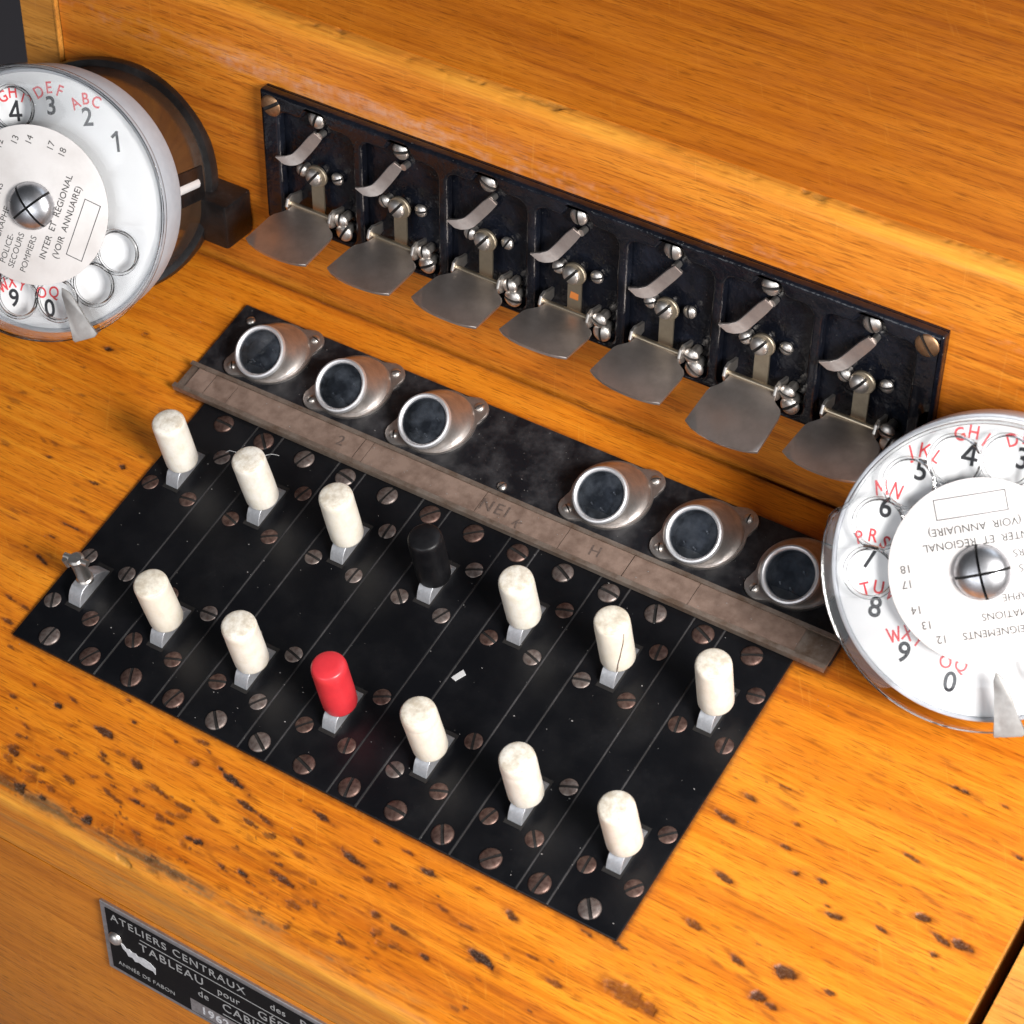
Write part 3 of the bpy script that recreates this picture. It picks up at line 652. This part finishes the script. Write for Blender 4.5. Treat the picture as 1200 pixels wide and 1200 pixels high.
def lamp_parts():
    d = {}
    bm = bmesh.new(); u = Vector((7.3, 8.2)).normalized(); v = Vector((-u.y, u.x)); pts = []
    R0 = 10.0
    for k in range(72):
        a = 2*math.pi*k/72; x, y = math.cos(a), math.sin(a); c = abs(x)
        rr = R0 if c < .93 else R0 + 3.3*((c-.93)/.07)**.55
        p = u*(x*rr)+v*(y*rr); pts.append((p.x, p.y))
    prism(bm, pts, .95, 1.75, .25, 2); d['flange'] = finish(bm, 'flange', 40)
    # oblique cap: circles whose centres lean towards the front, planes tilting with them
    tilt = math.radians(27); bm = bmesh.new(); rings = []; n = 48
    def ring(r, t, lift=0.0, dr=0.0):
        c = Vector((0, -4.1*t, 1.7+4.6*t)); a = tilt*min(1, t*1.1)
        ax = Vector((0, -math.sin(a), math.cos(a))); yv = Vector((0, math.cos(a), math.sin(a)))
        c = c+ax*lift
        return [bm.verts.new(c+Vector((1, 0, 0))*r*math.cos(2*math.pi*i/n)+yv*r*math.sin(2*math.pi*i/n)) for i in range(n)]
    seq = [(9.5, 0, 0), (9.4, .10, 0), (9.0, .17, 0), (8.75, .2, 0), (8.15, .36, 0), (7.6, .6, 0), (7.25, .85, 0), (7.1, 1.0, 0), (6.9, 1.0, .35)]
    rings = [ring(*s) for s in seq]
    for A, B in zip(rings, rings[1:]):
        for i in range(n): bm.faces.new((A[i], A[(i+1) % n], B[(i+1) % n], B[i]))
    d['cap'] = finish(bm, 'cap', 30)
    def inplace(fn, nm, sm=40):
        bm = bmesh.new(); fn(bm)
        Mx = Matrix.Translation((0, -4.1, 6.3)) @ Matrix.Rotation(tilt, 4, 'X'); bmesh.ops.transform(bm, matrix=Mx, verts=bm.verts); return finish(bm, nm, sm)
    d['rim'] = inplace(lambda b: lathe(b, [(5.75, -.6), (5.8, .5), (6.0, .9), (6.4, 1.1), (6.8, .95), (7.0, .5), (7.05, .1), (7.05, -.6)], 48, cap=False), 'rim')
    d['lens'] = inplace(lambda b: lathe(b, [(5.85, .3), (4.2, .5), (2.3, .62), (0, .66)], 40, cap=False), 'lens')
    d['inside'] = inplace(lambda b: lathe(b, [(5.8, -.2), (5.6, -3.2), (3.0, -3.4), (0, -3.4)], 32, cap=False), 'inside')
    def posts(b):
        for x, y, l in ((.6, -3.0, 2.0), (-2.4, -2.6, 1.4), (1.9, 1.6, 1.6)): tube(b, [(x, y, -3.3), (x+.1, y+.25, -3.3+l)], .2, 6)
    d['contacts'] = inplace(posts, 'contacts')
    return d
LPm = lamp_parts()
for nm, mt in (('flange', 'lamp_metal'), ('cap', 'lamp_metal'), ('rim', 'rim_bright'), ('lens', 'lens_glass'), ('inside', 'lamp_inside'), ('contacts', 'rim_bright')): LPm[nm].materials.append(M[mt])
wh = ['first lamp cap from the left, at the end of the black plate', 'second lamp cap from the left, in the left trio', 'third lamp cap from the left, just before the empty gap',
      None, 'fourth lamp cap from the left, just right of the empty gap', 'fifth lamp cap from the left, in the right trio', 'dim lamp cap at the far right, in shadow beside the dial']
for k in range(7):
    if k == 3: continue
    t = thing('indicator_lamp', 'round nickel ' + wh[k], 'lamp', dpos(25.15*k-1.3, 107.0, 0), DECK, 'lamps on the black plate')
    for nm in ('flange', 'cap', 'inside', 'contacts', 'rim'): obj(nm, LPm[nm], None, t)
    obj('lens', LPm['lens'], None, t)
    for s in (-1, 1): screw(t, 'rivet', s*7.35, s*8.3, 1.6, name='screw')

lh = thing('label_holder', 'long brown steel channel with faded paper labels across the black plates', 'label holder', dpos(0, 0, 0), DECK)
bm = bmesh.new(); box(bm, (-18.0, 85.8, 1.2), (166.7, 94.8, 1.9), .1, 1); obj('channel', bm, 'holder_steel', lh)
for nm, y0, y1 in (('lip', 85.75, 87.0), ('lip', 93.75, 94.85)):
    bm = bmesh.new(); pts = []
    ribbon(bm, [(-18.1, (y0+y1)/2, 2.75), (40, (y0+y1)/2+.12, 2.8), (100, (y0+y1)/2-.1, 2.72), (166.8, (y0+y1)/2+.05, 2.78)], (0, 1, 0), y1-y0, .5)
    obj(nm, bm, 'holder_steel', lh)
    bm = bmesh.new(); yy = 85.9 if y0 < 90 else 94.6; box(bm, (-18.05, yy-.15, 1.3), (166.75, yy+.15, 2.6)); obj('channel_wall', bm, 'holder_steel', lh)
xs_ = [-15.4, -9.8, -2.6, 36.5, 39.2, 72.5, 96, 113.5, 131, 158.5]
for a, b in zip(xs_, xs_[1:]):
    bm = bmesh.new(); z = 2.05+random.uniform(0, .16); box(bm, (a+.1, 86.5, z), (b-.1, 94.1, z+.14)); obj('paper_label', bm, 'old_paper', lh)
text(lh, '2', 31.2, 90.6, 2.42, 4.2, 'pencil', rot=.1)
text(lh, 'NEI', 76.6, 90.4, 2.42, 4.6, 'pencil', rot=.06, space=1.2)
text(lh, 'K', 83.8, 88.9, 2.42, 3.2, 'pencil', rot=-.5)
text(lh, 'H', 104.6, 90.4, 2.42, 4.2, 'pencil', rot=.1)

# ================================================================== the drop-flap panel
px0, px1, ph0, ph1 = -15.4, 168.3, .8, 38.3
pn = thing('annunciator_board', 'long cast black panel with seven recesses screwed to the upright board', 'panel', wpos(0, 0, 0))
def wbox(bm, x0, x1, h0, h1, o0, o1, bev=0.0): box(bm, (x0, -o1, h0), (x1, -o0, h1), bev)
bm = bmesh.new(); wbox(bm, px0+.2, px1-.2, ph0+.2, ph1-.2, -.2, .7); obj('back_plate', bm, 'panel_black', pn)
def rounded_rect(x0, y0, x1, y1, r, n=6):
    out = []
    for cx, cy, a0 in ((x1-r, y1-r, 0), (x0+r, y1-r, 90), (x0+r, y0+r, 180), (x1-r, y0+r, 270)):
        for i in range(n+1): a = math.radians(a0+90*i/n); out.append((cx+r*math.cos(a), cy+r*math.sin(a)))
    return out
UC = [25*k+1.2 for k in range(7)]
loops = [rounded_rect(px0, ph0, px1, ph1, .6)]
for c in UC:
    L = rounded_rect(c-11.1, 2.4, c+11.1, 33.6, 2.6); L2 = []
    tops = [(c+5.2, 33.6), (c+4.0, 34.0), (c+3.3, 35.0), (c+2.7, 36.0), (c+1.5, 36.7), (c, 36.9), (c-1.5, 36.7), (c-2.7, 36.0), (c-3.3, 35.0), (c-4.0, 34.0), (c-5.2, 33.6)]
    L2 = L[:7]+tops+L[7:]
    loops.append(L2)
bm = curve_plate(loops, .55, .95, 4)
bmesh.ops.transform(bm, matrix=Matrix.Translation((0, -2.1, 0)) @ Matrix.Rotation(math.pi/2, 4, 'X'), verts=bm.verts)
obj('frame', bm, 'frame_black', pn)
screw(pn, 'copper', px0+3.5, -3.45, 34.6, .6, WALLF); screw(pn, 'copper', px1-3.6, -3.45, 34.8, 2.2, WALLF)

flap_out = []
def flap_mesh():
    n = []
    n += [(-6.8, 0), (-6.8, 2.4), (-7.2, 3.4), (-8.2, 4.2), (-9.0, 5.2), (-9.3, 6.6), (-9.5, 11), (-9.8, 16.0)]
    n += [(-7.8, 17.2), (-5.2, 17.9), (-2.6, 18.3), (0, 18.4), (2.8, 18.3), (5.4, 18.0), (7.6, 17.5), (9.4, 16.9)]
    n += [(9.3, 11), (9.2, 6.6), (8.9, 5.0), (8.1, 4.0), (6.9, 3.3), (5.8, 2.6), (5.4, 1.6), (5.4, 0)]
    bm = bmesh.new(); prism(bm, [(x, -y) for x, y in n], -.35, .35, .2, 2)
    # gentle dish
    bmesh.ops.triangulate(bm, faces=[f for f in bm.faces if len(f.verts) > 4])
    return finish(bm, 'flap', 30)
FLAP = flap_mesh(); FLAP.materials.append(M['flap_nickel'])
phis = [8, 4, 1, -3, 4, 17, 6]
def unit_parts():
    d = {}
    bm = bmesh.new(); ribbon(bm, [(.9, -2.9, 30.6), (-.6, -3.3, 28.6), (-2.3, -3.8, 26.2), (-3.7, -4.4, 24.3), (-4.6, -5.0, 23.2), (-5.8, -5.9, 22.7), (-7.2, -6.6, 22.5), (-8.4, -7.1, 22.6)], (.72, .25, -.65), [2.6, 3.1, 3.1, 3.1, 3.2, 3.4, 3.4, 2.8], 1.0)
    bmesh.ops.bevel(bm, geom=bm.edges[:], offset=.14, segments=2, affect='EDGES'); d['latch'] = (finish(bm, 'latch', 40), 'latch_metal')
    bm = bmesh.new(); ribbon(bm, [(0, -3.3, 18.6), (0, -3.3, 13), (0, -3.2, 6.5)], (1, 0, 0), 3.7, .5)
    lathe2 = bmesh.new(); lathe(lathe2, [(2.95, 0), (2.95, .55), (2.75, .75), (0, .75)], 28)
    bmesh.ops.transform(lathe2, matrix=Matrix.Translation((0, -3.1, 18.9)) @ Matrix.Rotation(math.pi/2, 4, 'X'), verts=lathe2.verts)
    me = bpy.data.meshes.new('t'); lathe2.to_mesh(me); lathe2.free(); bm.from_mesh(me)
    d['tongue'] = (finish(bm, 'tongue', 40), 'old_brass')
    bm = bmesh.new(); tube(bm, [(-8.0, -5, 9), (5.6, -5, 9)], .62, 12); d['pivot_rod'] = (finish(bm, 'pivot_rod', 40), 'rod_brass')
    for nm, x in (('left_ear', -7.6), ('right_ear', 5.5)):
        bm = bmesh.new(); pts = [(0.6, -1.3), (3.4, -1.6), (4.6, -2.4), (6.2, -1.9), (7.0, 0), (6.2, 2.0), (4.6, 2.5), (3.4, 1.8), (.6, 1.5)]
        prism(bm, pts, -.4, .4, .15, 2)
        for v in bm.verts: v.co = Vector((x+v.co.z, -v.co.x, 9+v.co.y))
        d[nm] = (finish(bm, 'ear', 30), 'nickel')
    return d
UP = unit_parts()
for nm in UP: UP[nm][0].materials.append(M[UP[nm][1]])
flabs = ['leftmost drop flap, first beside the left dial', 'second drop flap from the left dial', 'third drop flap from the left dial', 'middle drop flap of seven, with an orange spot on its tongue',
         'fifth drop flap from the left dial', 'sixth drop flap, hanging lowest of the seven', 'rightmost drop flap, shaded and partly hidden by the right dial']
for k in range(7):
    t = thing('drop_flap_indicator', 'nickel ' + flabs[k], 'indicator', wpos(UC[k], 0, 0), (0, 0, 0), 'drop flap indicators on the black panel')
    for nm, pn_ in (('latch', 'latch'), ('tongue', 'tongue'), ('pivot_rod', 'pivot_rod'), ('left_ear', 'ear'), ('right_ear', 'ear')):
        o = obj(pn_, UP[nm][0], None, t)
        if nm == 'latch': o.rotation_euler = (0, random.uniform(-.05, .05), 0)
        if nm == 'tongue' and k == 3:
            bm = bmesh.new(); prism(bm, [(-1.2, -.9), (1.1, -1.0), (1.2, .8), (-.9, 1.0)], 0, .06)
            obj('paint_spot', bm, 'rust_spot', o, (0, -3.56, 12.6), (math.pi/2, 0, 0))
    screw(t, 'nickel24', 0, -1.0-1.2, 34.5, None, WALLF)
    screw(t, 'nickel17', -4.6, -3.2, 19.0, None, WALLF)
    screw(t, 'nickel24', -.6, -3.9, 18.6, .9, WALLF)
    screw(t, 'nickel17', 5.0, -1.6, 18.9, None, WALLF)
    screw(t, 'nickel20', 7.6, -4.2, 9.0, None, WALLF)
    screw(t, 'nickel24', 8.6, -4.4, 6.0, None, WALLF)
    bm = bmesh.new()
    for x, z, o1, r in ((-4.6, 19.0, 3.2, 1.0), (-.6, 18.6, 3.2, 1.2), (5.0, 18.9, 1.7, 1.2), (7.6, 9.0, 4.3, 1.2), (8.6, 6.0, 4.5, 1.3), (.9, 30.4, 3.0, .9)):
        tube(bm, [(x, -.9, z), (x, -o1, z)], r, 10)
    obj('stud', bm, 'nickel', t)
    obj('flap', FLAP, None, t, (0, -5.0, 8.6), (math.radians(phis[k]), random.uniform(-.05, .05), 0))

# ================================================================== dials
LET = {1: '', 2: 'ABC', 3: 'DEF', 4: 'GHI', 5: 'JKL', 6: 'MN', 7: 'PRS', 8: 'TUV', 9: 'WXY', 0: 'OQ'}
RAD = {'l': [25.8, 24.9, 23.7, 22.6, 22.6, 23.2, 24, 25, 26, 26.6], 'r': [24, 24, 24, 24.2, 24.3, 24.3, 24.6, 25, 25.3, 25.6]}
HUB = screw_mesh('hub', 5.9, 3.6, 'hub_steel', .05, True)
def dial(name, label, centre, nvec, rot_digits, a1, step, hole0, card_rot, stop_a, depth, swing, name_key):
    n = dvec(nvec).normalized(); upv = (up - n*up.dot(n)).normalized(); rx = upv.cross(n).normalized()
    Mx = Matrix((rx, upv, n)).transposed()
    t = thing(name, label, 'dial', dpos(*centre), Mx.to_euler(), 'rotary dials')
    # housing
    bm = bmesh.new(); lathe(bm, [(20, -depth), (28.2, -depth), (28.6, -depth+2), (28.2, -9), (20, -9)], 72, cap=False); hs = obj('housing', bm, 'drum_brown', t)
    bm = bmesh.new(); lathe(bm, [(20, -depth-3.5), (29.6, -depth-3.5), (30.6, -depth-2.6), (30.8, -depth-.4), (30.2, -depth+1.0), (28.0, -depth+1.2)], 72, cap=True); obj('back_ring', bm, 'box_black', t)
    bm = bmesh.new(); lathe(bm, [(26, -11.2), (31.2, -11.2), (32.2, -10.6), (32.5, -9.5), (32.5, .4), (32.3, .8), (31.9, .9), (31.6, .6), (31.5, -.3)], 96, cap=False); obj('rim', bm, 'rim_grey', t)
    bm = bmesh.new(); lathe(bm, [(0, -1.0), (31.5, -1.0), (31.5, -.1), (31.2, 0), (0, 0)], 96, cap=False); npl = obj('number_plate', bm, 'number_white', t)
    for i, dgt in enumerate((1, 2, 3, 4, 5, 6, 7, 8, 9, 0)):
        a = math.radians(a1[i]); r = RAD[name_key][i]
        x, y = r*math.cos(a), r*math.sin(a)
        if str(dgt) in GLY: glyph(npl, str(dgt), x, y, .03, 4.5, .72, 'print_black', 'digit', rot_digits)
        else: text(npl, str(dgt), x, y, .03, 6.2, 'print_black', 'digit', rot_digits, bold=.11, sx=.92)
        s = LET[dgt]
        for j, ch in enumerate(s):
            b = (j-(len(s)-1)/2)*(-.66 if len(s) > 2 else -.76); ra = 4.4; aa = math.pi/2+b+rot_digits
            lx, ly, lr = x+ra*math.cos(aa), y+ra*math.sin(aa), b*.65+rot_digits
            if ch in GLY: glyph(npl, ch, lx, ly, .03, 2.9, .42, 'print_red', 'letter', lr)
            else: text(npl, ch, lx, ly, .03, 4.0, 'print_red', 'letter', lr, bold=.06, sx=.85)
    # clear finger wheel
    holes = [circle(23.6*math.cos(math.radians(h)), 23.6*math.sin(math.radians(h)), 5.0, 32) for h in [hole0+step*i for i in range(10)]]
    def edge(i):
        q = math.degrees(2*math.pi*i/144)
        lo = 1.0 if name_key == 'r' and 40 < q < 152 else 0.0
        if name_key == 'r' and 152 <= q < 160: lo = 1-(q-152)/8
        return 34.0-2.6*lo*lo*(3-2*lo)
    ol = [(edge(i)*math.cos(2*math.pi*i/144), edge(i)*math.sin(2*math.pi*i/144)) for i in range(144)]
    bm = curve_plate([ol]+holes, .55, .35, 3)
    bmesh.ops.translate(bm, vec=(0, 0, 3.7), verts=bm.verts)
    for h in [hole0+step*i for i in range(10)]:
        cx, cy = 23.6*math.cos(math.radians(h)), 23.6*math.sin(math.radians(h))
        tube(bm, [(cx+5.3*math.cos(q), cy+5.3*math.sin(q), 4.5) for q in [2*math.pi*i/36 for i in range(36)]], .46, 8, True)
    tube(bm, [(x*.985, y*.985, 4.5) for x, y in ol], .38, 8, True)
    obj('finger_wheel', bm, 'clear_plastic', t)
    # centre card and hub
    bm = bmesh.new(); lathe(bm, [(0, 4.6), (19.4, 4.6), (19.6, 4.75), (19.6, 5.0), (19.4, 5.1), (0, 5.1)], 80, cap=False); cd = obj('centre_card', bm, 'card_white', t)
    lines = [('RENSEIGNEMENTS', 12.6, '12'), ('RÉCLAMATIONS', 9.2, '13'), ('TÉLÉGRAPHE', 5.8, '14'), ('POLICE-', 2.6, None), ('SECOURS', .2, '17'), ('POMPIERS', -3.0, '18'), ('INTER  ET  RÉGIONAL', -6.6, None), ('(VOIR  ANNUAIRE)', -9.6, None)]
    c, s_ = math.cos(card_rot), math.sin(card_rot)
    def pt(x, y): return (x*c-y*s_, x*s_+y*c)
    for s, y, num in lines:
        mat = 'print_dark' if s in ('POLICE-', 'SECOURS', 'POMPIERS') else 'print_grey'
        half = math.sqrt(18.2**2-y*y)
        if num is None and s[0] in 'I(': q = pt(0, y); text(cd, s, q[0], q[1], 5.14, 2.3, mat, 'lettering', card_rot, bold=.012)
        else:
            lx = -half+1.4; q = pt(lx, y); text(cd, s, q[0], q[1], 5.14, 2.2, mat, 'lettering', card_rot, 'LEFT', .0)
            if num: q = pt(half-2.4, y); text(cd, num, q[0], q[1], 5.14, 2.4, mat, 'number', card_rot)
    bm = bmesh.new()
    for (ax, ay, bx, by) in ((-7.4, -12.0, 7.4, -12.0), (-7.4, -16.2, 7.4, -16.2), (-7.4, -12.0, -7.4, -16.2), (7.4, -12.0, 7.4, -16.2)):
        p, q = pt(ax, ay), pt(bx, by); d = Vector((q[0]-p[0], q[1]-p[1])).normalized()*.09; nn = Vector((-d.y, d.x))
        prism(bm, [(p[0]-d.x+nn.x, p[1]-d.y+nn.y), (p[0]-d.x-nn.x, p[1]-d.y-nn.y), (q[0]+d.x-nn.x, q[1]+d.y-nn.y), (q[0]+d.x+nn.x, q[1]+d.y+nn.y)], 5.11, 5.14)
    obj('box_outline', bm, 'print_black', cd)
    obj('hub_screw', HUB, None, t, (0, 0, 5.1), (0, 0, swing))
    # finger stop: hook that rises from the rim and bends over the wheel
    ca, sa_ = math.cos(stop_a), math.sin(stop_a); er = Vector((ca, sa_, 0)); et = Vector((-sa_, ca, 0))
    bm = bmesh.new()
    out = [(20.8, .4), (22.5, 2.6), (26, 3.9), (30, 5.1), (34.0, 7.0), (34.6, 5.6), (34.5, 0.2), (34.0, -2.6), (30, -1.6), (26, -.9), (22.5, -.5)]
    out = [(r, w*.72) for r, w in out]
    prism(bm, out, 5.8, 6.5, .18, 2)
    box(bm, (33.6, -1.8, -3), (34.5, 1.6, 6.0), .15)
    for v in bm.verts: p = er*v.co.x+et*v.co.y; v.co = Vector((p.x, p.y, v.co.z))
    obj('finger_stop', bm, 'stop_metal', t)
    return t, Mx
dl, Ml = dial('rotary_dial', 'clear rotary dial turned to the side at the left edge, beside the first flap', (-48.7, 92, 50.3), (.263, -.711, .566), 0.0, [32.6, 53, 75.6, 99.4, 126, 154, 183, 213, 246, 267], 26, 95, math.radians(63), math.radians(-75.5), 38, .55, 'l')
dr, Mr = dial('rotary_dial', 'clear rotary dial facing the viewer at the right edge, over the last lamp', (196.5, 103.3, 39.0), (.145, -.70, .74), -.20, [19.5+25.8*i for i in range(10)], 26, 181-26*9, math.radians(189), math.radians(-84), 20, .2, 'r')
# brackets that hold the dials to the upright board
def bracket(parent, Mx, frm, to, w0, w1, h0, h1, name='bracket'):
    bm = bmesh.new(); a, b = Vector(frm), Vector(to); d = (b-a).normalized(); sx = d.cross(Vector((0, 0, 1))).normalized(); sz = sx.cross(d)
    ra = [bm.verts.new(a+sx*i*w0+sz*j*h0) for i, j in ((-1, -1), (1, -1), (1, 1), (-1, 1))]; rb = [bm.verts.new(b+sx*i*w1+sz*j*h1) for i, j in ((-1, -1), (1, -1), (1, 1), (-1, 1))]
    for k in range(4): bm.faces.new((ra[k], ra[(k+1) % 4], rb[(k+1) % 4], rb[k]))
    bm.faces.new(ra[::-1]); bm.faces.new(rb)
    bmesh.ops.bevel(bm, geom=bm.edges[:], offset=.8, segments=2, affect='EDGES')
    inv = Mx.inverted().to_4x4() @ Matrix.Translation(-parent.location/S)
    bmesh.ops.transform(bm, matrix=inv, verts=bm.verts)
    return obj(name, bm, 'box_black', parent)
def wp(x, h, o): return tuple(wpos(x, h, o)/S)
cl = dl.location/S
bm = bmesh.new(); a_ = wp(-66, -8.5, 11); b_ = wp(-23, 4.6, .15); box(bm, (a_[0], a_[1], a_[2]), (b_[0], b_[1], b_[2]), 1.0, 2)
bmesh.ops.transform(bm, matrix=Ml.inverted().to_4x4() @ Matrix.Translation(-dl.location/S), verts=bm.verts); obj('bracket', bm, 'box_black', dl)
bm = bmesh.new(); tube(bm, [(27.9, -1.5, -31), (27.9, -1.5, -13)], 1.5, 12); obj('contact_bar', bm, 'number_white', dl)
bm = bmesh.new(); box(bm, (22, -6.0, -35), (28.9, 2.6, -10), .5); obj('side_window', bm, 'box_black', dl)
cr_ = dr.location/S
bracket(dr, Mr, cr_ - (Mr @ Vector((0, 0, 1)))*22, wp(198, 2, .2), 14, 14, 10, 10)

# ================================================================== name plate on the front board
FR = Matrix.Rotation(math.pi/2, 3, 'X').to_euler()
npz = thing('name_plate', 'small black name plate with silver border and lettering on the front board', 'sign', Vector((0, yfr+.9, zfr))*S)
bm = bmesh.new(); box(bm, (43.6, -.8, -42.6), (121, .1, -18.6), .15, 1); obj('plate', bm, 'plate_edge', npz)
bm = bmesh.new(); box(bm, (45.2, -.95, -41.2), (119.4, -.6, -20.0)); fld = obj('field', bm, 'name_black', npz)
def ntext(s, x, h, size, align='LEFT', bold=.015, space=1.08): return text(npz, s, x, -.97, h, size, 'silver_print', 'lettering', align=align, bold=bold, frame=FR, space=space)
ntext('ATELIERS CENTRAUX', 46.6, -22.4, 3.5, space=1.18); ntext('des', 92.2, -22.4, 3.0); ntext('P.T.T.', 100.4, -22.4, 3.6)
ntext('TABLEAU', 54.5, -27.8, 3.9, space=1.2); ntext('pour', 77.0, -27.8, 3.1); ntext('GÉRANTS', 88.4, -27.8, 3.9, space=1.15)
ntext('de', 71.0, -32.8, 3.1); ntext('CABINES', 78.0, -32.8, 3.9, space=1.15)
ntext('ANNÉE DE FABON', 47.0, -38.6, 1.9, bold=.0)
bm = bmesh.new()
for (xa, xb, h) in ((55, 118, -25.1), (72, 118, -30.3), (78, 118, -35.6)): box(bm, (xa, -1.0, h-.12), (xb, -.9, h+.12))
obj('rule', bm, 'silver_print', npz)
bm = bmesh.new(); box(bm, (68.5, -1.02, -40.9), (82.5, -.9, -36.5)); obj('year_field', bm, 'plate_edge', npz)
text(npz, '1962', 75.5, -1.06, -38.7, 3.7, 'emblem_white', 'lettering', frame=FR, bold=.08, space=1.15)
bm = bmesh.new(); lathe(bm, [(1.9, 0), (1.75, .6), (1.2, 1.15), (0, 1.4)], 20); obj('nail', bm, 'nickel', npz, (47.3, -.9, -29.6), FR)
bm = bmesh.new()      # the bird-like arrow emblem
em0 = [(49.2, -30.4), (51.0, -31.2), (51.6, -30.6), (52.6, -32.0), (54.4, -32.6), (58.6, -32.4), (60.2, -33.0), (60.6, -35.2), (59.6, -34.2), (57.4, -34.9), (55.2, -35.2), (53.6, -34.2), (51.8, -34.0), (51.2, -32.8), (49.6, -32.2)]
SCL = .8
em = [(48.6, -30.2), (49.8, -30.6), (50.6, -31.6), (51.8, -31.2), (52.8, -31.9), (54.2, -31.6), (54.8, -32.4), (57.0, -31.8), (59.4, -32.2), (61.2, -33.6), (61.0, -36.4), (60.2, -35.4), (57.6, -35.6), (55.0, -35.0), (53.6, -35.6), (52.6, -34.4), (51.2, -34.8), (50.6, -33.4), (49.4, -32.6)]
prism(bm, [(48.6+(x-48.6)*SCL, -30.2+(y+30.2)*SCL) for x, y in em], 0, .12)
obj('emblem', bm, 'emblem_white', npz, (0, -.95, 0), FR)

# ================================================================== crumbs
bm = bmesh.new(); prism(bm, [(-.9, -1.6), (.5, -1.5), (.9, 1.3), (-.6, 1.7)], 0, .25); sc = obj('paper_scrap', bm, 'paper_scrap', None, dpos(94.0, 47.4, 1.05), (AL, 0, -.35))
tag(sc, 'tiny pale scrap lying in the middle of the black key plate', 'scrap')

def deck_thread(name, pts, r, mat, label, cat):
    bm = bmesh.new(); tube(bm, pts, r, 6); o = obj(name, bm, mat, None, dpos(0, 0, 0), DECK); tag(o, label, cat)
P3 = [(5.2, 73.5), (6.8, 76.2), (9.5, 77.0), (11.5, 76.0), (13.8, 76.4), (15.4, 78.8), (17.2, 80.2), (19.8, 80.6)]
pts = []
for i in range(len(P3)-1):
    for k in range(4):
        t_ = k/4; a, b = P3[i], P3[i+1]; pts.append((a[0]+(b[0]-a[0])*t_, a[1]+(b[1]-a[1])*t_+.12*math.sin(i*2+k), 1.22))
deck_thread('thread', pts, .07, 'paper_scrap', 'fine pale thread curling over the black plate behind the first levers', 'thread')

# dust flakes strewn over the black plates and the wood
bm = bmesh.new()
def flake(x, y, z, r):
    a0 = random.uniform(0, 6.28); n = random.choice((3, 4, 5)); rr = [r*random.uniform(.6, 1.2) for _ in range(n)]
    prism(bm, [(x+rr[i]*math.cos(a0+6.283*i/n), y+rr[i]*math.sin(a0+6.283*i/n)*.7) for i in range(n)], z, z+.05)
for i in range(150): flake(random.uniform(-7, 158), random.uniform(9, 85), 1.08, random.choice((.08, .1, .12, .16, .24)))
for i in range(80): flake(random.uniform(-17, 165), random.uniform(95.5, 117), 1.03, random.choice((.08, .1, .14, .2)))
for i in range(40): flake(random.uniform(-17, 165), random.uniform(87.5, 93.5), 2.40, random.choice((.08, .12, .2)))
for i in range(60): flake(random.uniform(-60, 225), random.uniform(-22, 126), .12, random.choice((.1, .14)))
df_ = obj('dust_flakes', bm, 'dust_grey', None, dpos(0, 0, 0), DECK); tag(df_, 'pale dust flakes strewn over the black plates', 'dust', kind='stuff')
